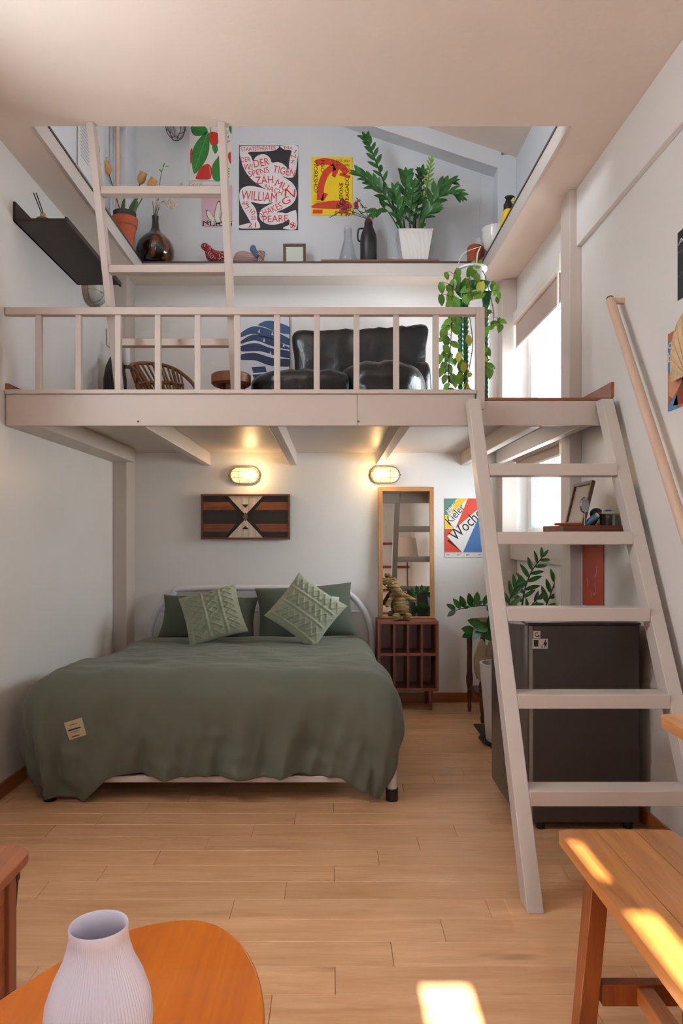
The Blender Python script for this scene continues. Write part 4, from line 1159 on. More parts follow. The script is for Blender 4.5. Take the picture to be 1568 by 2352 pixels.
# small wall shelf behind the ladder with a tray of toiletries
SZ = 1.222
sh = thing('wall_shelf', 'small white shelf on the right wall behind the ladder', 'shelf', (1.2, 3.45, SZ))
MB().box(1.0, XR, 3.2, 3.82, SZ - 0.02, SZ).build('board', white, sh, bevel=0.002)
for yy in (3.27, 3.75):
    MB().prism([(XR, yy, SZ - 0.02), (1.24, yy, SZ - 0.02), (XR, yy, SZ - 0.028)], (0, 0.014, 0)).build('bracket', white, sh)
ty = thing('wooden_tray', 'dark wooden tray on the shelf behind the ladder', 'tray', (1.16, 3.35, SZ))
twd = wood('tray_wood', (84, 44, 28), (122, 68, 44), 'X', 20, 10, 0.4)
tx0, tx1, tyy0, tyy1 = 1.015, 1.30, 3.205, 3.51
MB().box(tx0, tx1, tyy0, tyy1, SZ, SZ + 0.008).build('base', twd, ty)
for (a, b, c, d) in ((tx0, tx1, tyy0, tyy0 + 0.01), (tx0, tx1, tyy1 - 0.01, tyy1), (tx0, tx0 + 0.01, tyy0 + 0.01, tyy1 - 0.01), (tx1 - 0.01, tx1, tyy0 + 0.01, tyy1 - 0.01)):
    MB().box(a, b, c, d, SZ + 0.008, SZ + 0.026).build('rim', twd, ty)
redp = M('red_plastic', (176, 72, 46), 0.35)
tag(MB().box(0.995, 1.13, 3.25, 3.275, SZ + 0.0265, SZ + 0.038).build('comb', redp, base=(1.06, 3.26, SZ + 0.03), bevel=0.004), 'long orange-red comb lying across the tray edge', 'comb')
pf_ = thing('leaning_frame', 'dark wooden picture frame leaning on the wall above the tray', 'picture frame', (1.18, 3.40, SZ + 0.03))
# frame plane leans back towards the right wall, long side up
O_ = Vector((1.127, 3.497, SZ + 0.026)); Uf = Vector((0, -1, 0)); Vf = Vector((0.23, 0, 0.97)); Vf = (Vf - Uf * Vf.dot(Uf)).normalized(); Nf = Uf.cross(Vf)
if Nf.x > 0: Nf = -Nf
def FQ(u, v, n=0): return O_ + Uf * u + Vf * v + Nf * n
fw_, fh_ = 0.245, 0.205
def fbar(u0, u1, v0, v1, n0, n1, name, mat):
    MB().prism([FQ(u0, v0, n0), FQ(u1, v0, n0), FQ(u1, v1, n0), FQ(u0, v1, n0)], Nf * (n1 - n0)).build(name, mat, pf_, bevel=0.001)
fdk = wood('frame_walnut', (66, 36, 22), (96, 56, 36), 'Z', 20, 8, 0.35)
fbar(0, 0.016, 0, fh_, 0, 0.016, 'frame_bar', fdk); fbar(fw_ - 0.016, fw_, 0, fh_, 0, 0.016, 'frame_bar', fdk)
fbar(0.016, fw_ - 0.016, fh_ - 0.016, fh_, 0, 0.016, 'frame_bar', fdk); fbar(0.016, fw_ - 0.016, 0, 0.016, 0, 0.016, 'frame_bar', fdk)
fbar(0.016, fw_ - 0.016, 0.016, fh_ - 0.016, 0.001, 0.006, 'picture', M('picture_paper', (206, 198, 190), 0.5))
hm = thing('hand_mirror', 'small round chrome mirror on a stand in front of the frame', 'mirror', (1.12, 3.232, SZ + 0.01))
chrome = M('chrome', (196, 196, 200), 0.12, metal=1.0)
mc = W(1342, 1160, 3.232); Rm = Matrix.Rotation(0.75, 3, 'Z') @ Matrix.Rotation(PI / 2, 3, 'X')
MB().lathe([(0.001, 0.004), (0.034, 0.004), (0.037, 0.0), (0.034, -0.006), (0.001, -0.006)], mc, 24, mtx=Rm.to_4x4()).build('disc', chrome, hm, smooth=40)
MB().tube([mc - Vector((0, 0, 0.035)), Vector((mc.x, mc.y, SZ + 0.012))], 0.003, 8).build('stem', chrome, hm)
MB().lathe([(0.022, 0), (0.02, 0.005), (0.004, 0.008)], (mc.x, mc.y, SZ + 0.0085), 18).build('foot', chrome, hm)
bt = thing('cream_tube', 'blue tube with an orange mark leaning in the tray', 'tube', (1.22, 3.26, SZ + 0.01))
bl_ = M('tube_blue', (92, 140, 172), 0.4)
a, b = W(1343, 1205, 3.27), W(1368, 1186, 3.27)
MB().tube([a, b], [0.011, 0.016], 12).build('tube_body', bl_, bt, smooth=60)
MB().tube([b, b + (b - a) * 0.2], 0.012, 12).build('cap', M('tube_cap', (222, 222, 226), 0.4), bt, smooth=60)
MB().ell(a.lerp(b, 0.6) + Vector((0, -0.0145, 0.004)), (0.006, 0.002, 0.005), nu=8, nv=6).build('mark', M('tube_orange', (214, 100, 50), 0.5), bt)
hd = thing('black_brush', 'black round-headed brush leaning behind the blue tube', 'brush', (1.22, 3.31, SZ + 0.01))
MB().ell(W(1369, 1180, 3.31), (0.03, 0.02, 0.026), nu=16, nv=10).build('head', M('dark_rubber', (46, 48, 54), 0.5), hd, smooth=60)
MB().tube([W(1366, 1190, 3.31), W(1358, 1211, 3.30)], [0.016, 0.010], 10).build('handle', black, hd, smooth=60)
jr = thing('toiletry_jar', 'clear plastic box of dark toiletries at the right end of the tray', 'jar', (1.26, 3.29, SZ + 0.01))
clr = thin_glass('clear_plastic', (226, 222, 218), 0.08)
ja, jb = W(1375, 1210, 3.29), W(1419, 1176, 3.29)
MB().box(ja.x, jb.x, 3.255, 3.325, SZ + 0.009, jb.z).build('box', clr, jr, bevel=0.004)
for k, (m_, h_) in enumerate(((black, .8), (M('pouch_brown', (92, 56, 42), .6), .6), (black, .7), (paper, .85), (M('pouch_grey', (110, 104, 100), .5), .7))):
    x = ja.x + 0.01 + k * (jb.x - ja.x - 0.02) / 4.6
    MB().box(x, x + 0.012, 3.265, 3.31, SZ + 0.014, SZ + 0.012 + (jb.z - SZ) * h_).build('content', m_, jr, bevel=0.003)
MB().box(ja.x - 0.001, jb.x + 0.001, 3.254, 3.326, jb.z - 0.01, jb.z + 0.002).build('rim', M('jar_rim', (196, 184, 170), 0.3), jr, bevel=0.002)
MB().ell((jb.x - 0.045, 3.29, jb.z + 0.006), (0.018, 0.015, 0.005), nu=12, nv=6).build('blue_lid', bl_, jr, smooth=60)

# plant leaves -------------------------------------------------------
def leaf_mesh(name, mat, wid=0.36, fold=0.10, droop=0.12, heart=False, n=6):
    mb = MB(); vs_ = []
    for i in range(n + 1):
        t = i / n
        w_ = wid / 2 * (math.sin(PI * min(1, t ** 0.8)) ** 0.75 if not heart else (1.25 * math.sin(PI * (0.12 + 0.88 * t)) ** 0.8 * (1 - 0.25 * t)))
        if i == n: w_ = 0.0
        if i == 0: w_ = 0.02 if not heart else wid * 0.22
        z = -droop * t * t
        y_ = t - (0.10 if (heart and i == 0) else 0)
        vs_ += [(-w_, y_, z + fold * w_ / wid * 2 * 0.5), (0, t, z), (w_, y_, z + fold * w_ / wid * 2 * 0.5)]
    fs_ = []
    for i in range(n):
        a = i * 3
        fs_ += [(a, a + 1, a + 4, a + 3), (a + 1, a + 2, a + 5, a + 4)]
    me = bpy.data.meshes.new(name); me.from_pydata(vs_, [], fs_); me.materials.append(mat); me.shade_smooth()
    me.validate()
    return me
def leaf_mat(name, c, rough=0.32, var=0.25):
    m = M(name, c, rough, var=0.0, spec=0.5)
    nt = m.node_tree; b = nt.nodes['Principled BSDF']
    oi = nt.nodes.new('ShaderNodeObjectInfo'); hs = nt.nodes.new('ShaderNodeHueSaturation'); ma = nt.nodes.new('ShaderNodeMath'); ma.operation = 'MULTIPLY_ADD'
    ma.inputs[1].default_value = 2 * var; ma.inputs[2].default_value = 1 - var
    hs.inputs['Color'].default_value = (*lin(c), 1)
    nt.links.new(oi.outputs['Random'], ma.inputs[0]); nt.links.new(ma.outputs[0], hs.inputs['Value']); nt.links.new(hs.outputs['Color'], b.inputs['Base Color'])
    try: b.inputs['Subsurface Weight'].default_value = 0.0
    except Exception: pass
    return m
zzm = leaf_mat('zz_leaf', (46, 96, 42)); zzm2 = leaf_mat('zz_leaf_young', (116, 160, 66)); stm = M('zz_stem', (58, 88, 44), 0.5); stm_d = M('zz_stem_dark', (40, 36, 28), 0.5)
LEAF = {'zn': leaf_mesh('leaf', zzm, 0.30), 'zr': leaf_mesh('leaf', zzm, 0.50, droop=0.05), 'zz': leaf_mesh('leaf', zzm, 0.40), 'zy': leaf_mesh('leaf', zzm2, 0.30), 'po': leaf_mesh('leaf', leaf_mat('pothos_leaf', (96, 146, 46), 0.35, 0.3), 0.62, heart=True, droop=0.2), 'py': leaf_mesh('leaf', leaf_mat('pothos_leaf_yellow', (176, 180, 62), 0.4), 0.58, heart=True, droop=0.2)}
def put_leaf(kind, stem, p, d, nrm, L_):
    d = d.normalized(); z = (nrm - d * nrm.dot(d))
    if z.length < 1e-3: z = d.cross(Vector((1, 0, 0)))
    z.normalize(); x = d.cross(z)
    o = bpy.data.objects.new('leaf', LEAF[kind]); COL.objects.link(o); o.parent = stem
    o.matrix_local = basis(x * L_, d * L_, z * L_, Vector(p) - org(stem))
def zz_stem(root, pts, r0, nl, L_, start=0.3, kind='zz', mat=None, face=Vector((0, -1, 0.35)), ang=0.85, tip=True):
    P = cr(pts, 8)
    stem = MB().tube(P, [r0 * (1 - 0.65 * i / (len(P) - 1)) for i in range(len(P))], 7).build('stem', mat or stm, root, smooth=60)
    n = len(P) - 1
    for k in range(nl):
        t = start + (1 - start) * (k + 0.5) / nl
        f = t * n; i = min(int(f), n - 1)
        p = P[i].lerp(P[i + 1], f - i); d = (P[i + 1] - P[i]).normalized()
        fc_ = (face + Vector((random.uniform(-.3, .3), random.uniform(-.3, .3), random.uniform(-.2, .3)))).normalized()
        side = d.cross(fc_).normalized() * (1 if k % 2 else -1)
        a = ang * (1 - 0.35 * t) + random.uniform(-.12, .12)
        dd = d * math.cos(a) + side * math.sin(a) + fc_ * random.uniform(-0.1, 0.35)
        ll = L_ * (0.75 + 0.45 * math.sin(PI * min(1, t * 0.9))) * random.uniform(.88, 1.1)
        put_leaf(kind, stem, p, dd, fc_ , ll)
    if tip:
        put_leaf(kind, stem, P[-1], P[-1] - P[-2], face, L_ * 0.8)
    return stem

# ribbed white planter with a ZZ plant, on a dark mat
pl = thing('floor_planter', 'tall white ribbed floor planter with an arching ZZ plant behind the ladder', 'potted plant', (0.99, 4.25, 0.012))
pcx, pcy = 0.99, 4.25
MB().lathe([(0.085, 0), (0.09, 0.01), (0.125, 0.44), (0.128, 0.45), (0.118, 0.45), (0.112, 0.40)], (pcx, pcy, 0.0145), 96, rib=lambda a, z: 1 + 0.022 * math.cos(a * 24), capt=False).build('pot', M('white_ribbed', (206, 200, 196), 0.5), pl, smooth=50)
MB().lathe([(0.113, 0.40), (0.001, 0.415)], (pcx, pcy, 0.0145), 24, capb=False).build('soil', M('soil', (44, 34, 28), 0.95, bump=0.6, bscale=80), pl)
Zp = Vector((pcx, pcy, 0.43))
def S(*pp): return [Zp + Vector((random.uniform(-.03, .03), random.uniform(-.03, .03), 0))] + [W(a, b, c) for a, b, c in pp]
zz_stem(pl, S((1185, 1480, 4.24), (1198, 1395, 4.22), (1206, 1350, 4.22), (1222, 1310, 4.22), (1245, 1280, 4.23)), 0.007, 13, 0.078, 0.42, 'zn', mat=stm_d, ang=1.15)
arm = zz_stem(pl, S((1150, 1470, 4.15), (1140, 1405, 4.08), (1115, 1391, 4.04), (1070, 1396, 4.0), (1046, 1402, 3.98)), 0.005, 0, 0.08, 0.4, 'zr', mat=stm_d, tip=False)
for (px, py, an, lp) in ((1046, 1402, 215, 24), (1046, 1400, 150, 26), (1057, 1398, 125, 29), (1067, 1396, 112, 31), (1081, 1393, 100, 33), (1094, 1391, 88, 33), (1110, 1390, 70, 27), (1096, 1392, 48, 17), (1082, 1394, 40, 15), (1066, 1398, 30, 14), (1118, 1393, 300, 18)):
    an = math.radians(an)
    put_leaf('zr', arm, W(px, py, 4.02), Vector((math.cos(an), random.uniform(-.2, .1), math.sin(an))), Vector((random.uniform(-.3, .3), -1, 0.25)), lp * 4.02 / F)
zz_stem(pl, S((1165, 1470, 4.15), (1165, 1420, 4.1), (1172, 1370, 4.08), (1185, 1345, 4.08)), 0.007, 8, 0.085, 0.5, 'zn')
zz_stem(pl, S((1210, 1480, 4.3), (1245, 1410, 4.3), (1264, 1365, 4.3), (1277, 1325, 4.3)), 0.007, 8, 0.085, 0.45, 'zn', mat=stm_d)
zz_stem(pl, S((1190, 1470, 4.25), (1205, 1410, 4.25), (1235, 1375, 4.25)), 0.006, 6, 0.07, 0.55, 'zn')
zz_stem(pl, S((1140, 1480, 4.15), (1118, 1440, 4.08), (1085, 1452, 4.02)), 0.006, 6, 0.10, 0.4, 'zr')
tag(MB().box(0.90, 1.25, 3.56, 4.64, 0.0005, 0.012).build('floor_mat', M('mat_brown', (66, 52, 44), 0.95, bump=0.5, bscale=200), base=(1.05, 4.1, 0), bevel=0.003), 'thin dark brown mat under the white planter', 'mat')
MB().lathe([(0.12, 0.0), (0.135, 0.012), (0.12, 0.006)], (pcx, pcy, 0.0125), 28, capt=False).build('saucer', M('saucer_dark', (60, 54, 50), 0.6), pl, smooth=50)

# turned wooden stool with a bowl on it and a bag hanging under it
stl = thing('turned_stool', 'dark turned-wood plant stool beside the cabinet', 'stool', (1.0, 4.78, 0))
def leg_prof(h): return [(0.011, 0), (0.015, h * .06), (0.011, h * .10), (0.018, h * .16), (0.020, h * .22), (0.013, h * .26), (0.022, h * .34), (0.024, h * .42), (0.018, h * .50), (0.016, h * .70), (0.019, h * .85), (0.017, h)]
sx_, sy_ = 1.03, 4.80
lw = [(W(1076, 1631, 5.05).x, 5.02), (W(1104, 1645, 4.75).x, 4.70), (1.17, 4.72), (1.14, 5.02)]
sth = 0.555
for (a, b) in lw:
    MB().lathe(leg_prof(sth), (a, b, 0), 14).build('leg', dwood, stl, smooth=50)
MB().lathe([(0.13, 0), (0.155, 0.008), (0.155, 0.022), (0.14, 0.03)], ((lw[0][0] + lw[2][0]) / 2, 4.865, sth), 28).build('seat', dwood, stl, smooth=40)
for (i, j) in ((0, 1), (1, 2), (2, 3), (3, 0)):
    a, b = lw[i], lw[j]
    MB().tube([(a[0], a[1], 0.16), (b[0], b[1], 0.16)], 0.011, 8).build('stretcher', dwood, stl, smooth=60)
MB().box(lw[0][0], lw[2][0], 4.74, 4.99, 0.172, 0.184).build('lower_shelf', dwood, stl)
bo = thing('wooden_bowl', 'shallow worn wooden bowl on the turned stool', 'bowl', (1.05, 4.865, sth + 0.03))
MB().lathe([(0.05, 0), (0.10, 0.02), (0.135, 0.05), (0.14, 0.06), (0.128, 0.056), (0.09, 0.03), (0.001, 0.016)], ((lw[0][0] + lw[2][0]) / 2, 4.865, sth + 0.0305), 28, capt=False).build('bowl_body', M('bowl_wood', (104, 78, 58), 0.6, var=0.2, vscale=25), bo, smooth=50)
bag = MB().grid(lambda u, v: Vector((0.985 + 0.10 * (u - 0.5) * (0.35 + 0.9 * math.sin(PI * (0.08 + 0.8 * v))) - 0.02 * v, 4.67 - 0.05 * math.sin(PI * u) * (0.4 + v) + 0.014 * noise.noise(Vector((u * 6, v * 5, 1))), 0.545 - 0.25 * v - 0.03 * math.sin(PI * u) + 0.01 * math.sin(9 * u))), 20, 16)
ob = bag.build('cloth_bag', M('canvas_tan', (150, 126, 98), 0.95, bump=0.3, bscale=200), smooth=180, base=(1.0, 4.7, 0.2))
ob.modifiers.new('thickness', 'SOLIDIFY').thickness = 0.006
tag(ob, 'crumpled tan canvas bag hanging from the turned stool', 'bag')
wb = MB().grid(lambda u, v: Vector((0.90 + 0.10 * u + 0.02 * math.sin(5 * v + 3 * u), 3.62 - 0.05 * math.sin(PI * u) + 0.02 * noise.noise(Vector((u * 6, v * 6, 0))), 0.80 - 0.785 * v)), 12, 24)
ob = wb.build('plastic_bag', M('plastic_teal', (142, 170, 172), 0.3), smooth=180, base=(0.93, 3.6, 0.2))
ob.modifiers.new('thickness', 'SOLIDIFY').thickness = 0.003
tag(ob, 'pale teal plastic sheet hanging behind the fridge door', 'plastic sheet')

# ------------------------------------------------------------------ loft furniture
leather = M('black_leather', (13, 13, 15), 0.30, bump=0.5, bscale=11, spec=0.5, coat=0.15)
sf = thing('leather_sofa', 'black leather low sofa with wrinkled cushions on the loft', 'sofa', (0.1, 4.75, LZ))
def puff(c, sx, sy, sz, rx=0.0, rz=0.0, pw_=3.2, nu=48, nv=24, seam=None, wrk=0.012, ears=0.0, seed=0, shear=0.0):
    """upholstered block: a rounded box with gathered wrinkles"""
    mt = Matrix.Translation(Vector(c)) @ Matrix.Rotation(rz, 4, 'Z') @ Matrix.Rotation(rx, 4, 'X')
    mb = MB(); vs_ = []; fs_ = []
    for i in range(nv + 1):
        t = PI * i / nv
        for j in range(nu):
            a = 2 * PI * j / nu
            d = Vector((math.sin(t) * math.cos(a), math.sin(t) * math.sin(a), -math.cos(t)))
            k = (abs(d.x) ** pw_ + abs(d.y) ** pw_ + abs(d.z) ** pw_) ** (-1 / pw_)
            q = d * k
            p_ = Vector((q.x * sx / 2, q.y * sy / 2, q.z * sz / 2))
            if ears:
                e = max(0, abs(q.x) - 0.75) * 4 * max(0, q.z - 0.6) * 2.5
                p_ += Vector((math.copysign(ears, q.x) * e, 0, ears * e))
            p_.z += shear * p_.x * (1 if p_.z > 0 else 0)
            if seam is not None:
                g = math.exp(-((p_.x - seam) / 0.02) ** 2)
                p_.y *= 1 - 0.22 * g; p_.z *= 1 - 0.025 * g
            w_ = wrk * (math.sin(p_.x * 62 + 2 * noise.noise(p_ * 7 + Vector((seed, 0, 0))) * 3) * 0.35 * abs(d.y) + noise.noise(Vector((p_.x * 16 + seed, p_.y * 6, p_.z * 6))))
            vs_.append(mt @ (p_ + d * w_))
    for i in range(nv):
        for j in range(nu):
            fs_.append((i * nu + j, i * nu + (j + 1) % nu, (i + 1) * nu + (j + 1) % nu, (i + 1) * nu + j))
    return mb.add(vs_, fs_)
puff((0.195, 5.06, 2.26), 0.90, 0.24, 0.72, rx=-0.10, seam=-0.07, ears=0.06, shear=0.05, pw_=9, nu=72, nv=36, seed=1).build('backrest', leather, sf, smooth=180)
puff((-0.165, 4.63, 2.07), 0.66, 0.62, 0.30, pw_=3.6, nu=64, nv=24, seed=4).build('seat_cushion', leather, sf, smooth=180)
puff((0.31, 4.66, 2.10), 0.56, 0.64, 0.38, pw_=2.8, nu=64, nv=24, seed=6).build('seat_cushion', leather, sf, smooth=180)
puff((0.08, 4.66, 1.935), 1.08, 0.74, 0.17, pw_=5, nu=48, nv=16, seed=8).build('base_cushion', leather, sf, smooth=180)
puff((0.575, 4.84, 2.10), 0.15, 0.42, 0.48, pw_=3.5, nu=40, nv=20, seed=9).build('armrest', leather, sf, smooth=180)

sd = thing('log_side_table', 'round brown wooden side table left of the leather sofa', 'side table', (-0.60, 4.38, LZ))
MB().lathe([(0.105, 0), (0.118, 0.012), (0.118, 0.062), (0.11, 0.07)], (-0.60, 4.38, 2.10), 32).build('top', wood('side_table_wood', (106, 58, 30), (150, 90, 52), 'X', 16, 6, 0.4), sd, smooth=40)
for k in range(3):
    a = 2 * PI * k / 3 + 0.4
    MB().tube([(-0.60 + 0.07 * math.cos(a), 4.38 + 0.07 * math.sin(a), 2.10), (-0.60 + 0.11 * math.cos(a), 4.38 + 0.11 * math.sin(a), LZ)], [0.015, 0.011], 10).build('leg', dwood, sd, smooth=60)

# blue print on the loft wall
p = Poster('white print of a wavy blue striped tree on the loft back wall', W(553, 728, 5.29), RX, DN, 0.355, 0.60, M('print_sheet', (220, 222, 228), 0.5), cat='print', name='art_print', th=0.012)
p.line([(0.995, 0), (0.995, 1)], 0.004, pk, 1)
bcols = [(58, 92, 132), (48, 78, 120), (40, 62, 104), (36, 54, 96), (34, 48, 86)]
bands = [((.35, .10), (.6, .05), (1, .13), (1, .21), (.75, .19), (.5, .13)), ((.0, .20), (.25, .12), (.55, .15), (1, .27), (1, .35), (.6, .27), (.25, .21), (0, .25)),
         ((0, .30), (.25, .22), (.6, .26), (1, .38), (1, .40), (.65, .36), (.3, .29), (0, .33)), ((0, .36), (.3, .32), (.62, .38), (1, .42), (1, .50), (.7, .47), (.4, .42), (0, .42)),
         ((0, .46), (.3, .44), (.65, .5), (1, .52), (1, .60), (.6, .59), (.3, .53), (0, .52))]
for k, bd in enumerate(bands):
    bm_ = M('print_blue_%d' % k, bcols[k], 0.55, var=0.15, vscale=14)
    p.poly([(max(0, min(1, q.x)), q.y) for q in cr([(a, b, 0) for a, b in bd], 5, closed=True)], bm_, 0, 'printed_band')
for k, y0 in enumerate((.61, .70, .79, .88)):
    p.poly([(.22 + .02 * k, y0), (.50 + .015 * k, y0 - .01), (.53 + .015 * k, y0 + .06), (.26 + .02 * k, y0 + .07)], M('print_blue_3', bcols[3], .55), 0, 'printed_band')
for (u, v) in ((.35, .19), (.62, .22), (.45, .30), (.85, .36), (.58, .46)):
    p.poly([(u, v), (u + .03, v - .045), (u + .045, v + .01)], pw, 1)

# rattan chair
rc = thing('rattan_chair', 'brown rattan basket chair with a curved spindle back on the loft', 'chair', (-1.05, 4.5, LZ))
rat = M('rattan', (112, 72, 42), 0.5, var=0.25, vscale=30)
rim = cr([W(301, 846, 4.62), W(302, 838, 4.72), W(330, 834, 4.84), W(372, 838, 4.9), W(405, 850, 4.88), W(430, 868, 4.75), W(446, 886, 4.58), W(455, 908, 4.36), W(458, 935, 4.2)], 6)
MB().tube(rim, 0.012, 10).build('rim', rat, rc, smooth=60)
seatc = Vector((-0.98, 4.42, 2.045))
nb = 15
tops = [rim[int(1 + k * 25 / (nb - 1))] for k in range(nb)]
mids = []; bots = []
for k, t_ in enumerate(tops):
    bt_ = seatc + Vector((-0.20 + 0.27 * k / (nb - 1), 0.10 + 0.12 * math.sin(PI * k / (nb - 1)), 0.0))
    mid = t_.lerp(bt_, 0.48) + Vector((0, 0.02, 0))
    mids.append(mid); bots.append(bt_)
    MB().tube(cr([t_, mid, bt_], 4), 0.007 if k % 4 else 0.011, 8).build('spindle', rat, rc, smooth=60)
MB().tube(cr(mids, 3), 0.012, 8).build('mid_band', rat, rc, smooth=60)
MB().tube(cr([W(301, 842, 4.64), W(316, 858, 4.55), mids[0]], 5), 0.010, 8).build('arm_brace', rat, rc, smooth=60)
MB().lathe([(0.001, 0), (0.22, 0), (0.235, 0.012), (0.22, 0.024), (0.001, 0.026)], seatc - Vector((0, 0, 0.03)), 28, capb=False, capt=False).build('seat', rat, rc, smooth=40)
for sx2, sy2 in ((-1, -1), (1, -1), (-1, 1), (1, 1)):
    MB().tube([seatc + Vector((sx2 * 0.15, sy2 * 0.15, -0.02)), Vector((seatc.x + sx2 * 0.2, seatc.y + sy2 * 0.2, LZ))], 0.012, 8).build('leg', rat, rc, smooth=60)
MB().tube([rim[-1], seatc + Vector((0.22, -0.05, 0))], 0.011, 8).build('arm_post', rat, rc, smooth=60)

# dark arched object and white pole left of the chair
gx = W(261, 900, 4.75).x
arc = [(gx - 0.07, 4.75, LZ), (gx - 0.07, 4.75, 2.23), (gx - 0.055, 4.75, 2.31), (gx - 0.028, 4.75, 2.365), (gx, 4.75, 2.39), (gx + 0.028, 4.75, 2.365), (gx + 0.055, 4.75, 2.31), (gx + 0.07, 4.75, 2.23), (gx + 0.07, 4.75, LZ)]
hc = thing('tower_heater', 'dark grey arched heater standing by the left loft wall', 'heater', (gx, 4.8, LZ))
MB().prism(arc, (0, 0.09, 0)).build('casing', M('charcoal_plastic', (58, 58, 58), 0.55), hc, bevel=0.01)
for k in range(-4, 5):
    MB().box(gx + k * 0.013 - 0.002, gx + k * 0.013 + 0.002, 4.745, 4.75, 1.9, 2.30 - abs(k) * 0.012).build('grille_bar', M('grille_dark', (36, 36, 37), 0.5), hc)
wp = thing('white_column_fan', 'slim white standing tube with a grey band beside the rattan chair', 'tube', (W(291, 900, 4.82).x, 4.82, LZ))
wx = W(291, 900, 4.82).x
MB().tube([(wx, 4.82, LZ), (wx, 4.82, 2.475)], 0.021, 16).build('tube_body', M('white_plastic', (226, 222, 222), 0.3), wp, smooth=60)
MB().tube([(wx, 4.82, 2.30), (wx, 4.82, 2.325)], 0.0218, 16).build('band', M('grey_band', (84, 92, 92), 0.5), wp, smooth=60)
hk = thing('wall_hook', 'thin bent wire hook on the left loft wall', 'hook', (XL, 4.9, 2.4))
MB().tube([(XL + 0.003, 4.93, 2.60), (XL + 0.006, 4.93, 2.49), (XL + 0.03, 4.96, 2.47)], 0.0035, 6).build('wire', M('hook_grey', (150, 140, 132), 0.4), hk)

# shelf on the left wall and the reed diffuser
ws = thing('metal_shelf', 'dark brown metal shelf with raised back fixed to the left wall', 'shelf', (XL, 3.93, 2.71))
dkm = M('dark_bronze', (56, 44, 38), 0.5, metal=0.2, var=0.15, vscale=12)
MB().box(XL, -1.268, 3.493, 4.38, 2.705, 2.72).build('board', dkm, ws, bevel=0.002)
MB().box(XL, XL + 0.012, 3.493, 4.38, 2.705, 2.80).build('back_lip', dkm, ws, bevel=0.002)
MB().box(-1.274, -1.262, 3.493, 4.40, 2.70, 2.728).build('front_edge', dkm, ws, bevel=0.002)
rd = thing('reed_diffuser', 'small glass reed diffuser with wooden cap on the dark shelf', 'diffuser', (-1.395, 3.56, 2.72))
MB().lathe([(0.032, 0), (0.033, 0.012), (0.03, 0.016), (0.012, 0.018)], (-1.395, 3.54, 2.7205), 20).build('bottle', M('green_glass', (74, 96, 84), 0.1, coat=0.4), rd, smooth=40)
MB().lathe([(0.013, 0), (0.013, 0.022)], (-1.395, 3.54, 2.7385), 16).build('cap', wood('cap_wood', (176, 126, 70), (206, 158, 98), 'Z', 20, 6), rd, smooth=40)
for dx in (-0.004, 0.004):
    MB().tube([(-1.395 + dx, 3.54, 2.755), (-1.437 + dx * 1.6, 3.545, 2.865)], 0.0025, 6).build('reed', black, rd)

# green twisted plant stand with a trailing pothos
gs = thing('plant_stand', 'dark green barley-twist wooden plant stand at the loft edge', 'plant stand', (0.80, 4.1, LZ))
grn = M('green_gloss', (20, 92, 54), 0.25, coat=0.3)
gcx, gcy, gtop = 0.80, 4.1, 2.60
def twist(x, y_):
    zt_ = gtop - 0.12
    prof = []
    n_ = 90
    vs_ = []; fs_ = []; m_ = 12
    for i in range(n_ + 1):
        z = LZ + (zt_ - LZ) * i / n_; t = i / n_
        tw = t * 75
        on = smoothstep(.12, .16, t) * (1 - smoothstep(.86, .9, t))
        base_r = 0.0145 if on > .5 else (0.0165 + 0.004 * math.sin(t * 90))
        for j in range(m_):
            a = 2 * PI * j / m_
            r_ = base_r * (1 + 0.20 * on * math.cos(2 * (a - tw)))
            vs_.append((x + r_ * math.cos(a), y_ + r_ * math.sin(a), z))
    for i in range(n_):
        for j in range(m_):
            fs_.append((i * m_ + j, i * m_ + (j + 1) % m_, (i + 1) * m_ + (j + 1) % m_, (i + 1) * m_ + j))
    return MB().add(vs_, fs_)
for px, yy in ((1058, 4.2), (1070, 4.02), (1116, 4.06)):
    lx = W(px, 800, yy).x
    twist(lx, yy).build('twisted_leg', grn, gs, smooth=180)
    MB().prism([(lx - 0.03, yy - 0.012, gtop - 0.04), (lx - 0.016, yy - 0.012, gtop - 0.125), (lx + 0.016, yy - 0.012, gtop - 0.125), (lx + 0.03, yy - 0.012, gtop - 0.04)], (0, 0.024, 0)).build('bracket', grn, gs, bevel=0.004)
MB().lathe([(0.085, -0.045), (0.10, -0.03), (0.112, -0.006), (0.112, 0.0), (0.098, 0.0), (0.085, -0.03)], (gcx, gcy, gtop), 32, capb=True, capt=False).build('collar', grn, gs, smooth=40)
po_ = thing('trailing_pothos', 'trailing pothos in a white hanging pot on the green plant stand', 'potted plant', (gcx, gcy, gtop))
MB().lathe([(0.052, 0.0), (0.06, 0.005), (0.075, 0.10), (0.084, 0.105), (0.084, 0.115), (0.074, 0.115), (0.07, 0.095)], (gcx - 0.012, gcy, gtop - 0.015), 32, capt=False).build('pot', M('white_pot', (222, 218, 216), 0.35), po_, smooth=40)
MB().lathe([(0.07, 0.09), (0.001, 0.10)], (gcx - 0.012, gcy, gtop - 0.015), 20, capb=False).build('soil', MATS['soil'], po_)
hkp = W(1104, 566, 4.12)
wire = M('hanger_wire', (212, 204, 200), 0.4)
for q in (W(1050, 617, 4.08), W(1092, 612, 4.18), W(1094, 620, 4.02)):
    md = (hkp + q) / 2 + Vector((-0.035 if q.x < gcx - 0.03 else -0.005, 0, 0.02))
    MB().tube(cr([q, md, hkp], 8), 0.0018, 6).build('hanger_wire', wire, po_)
vinem = M('vine_stem', (84, 62, 40), 0.6)
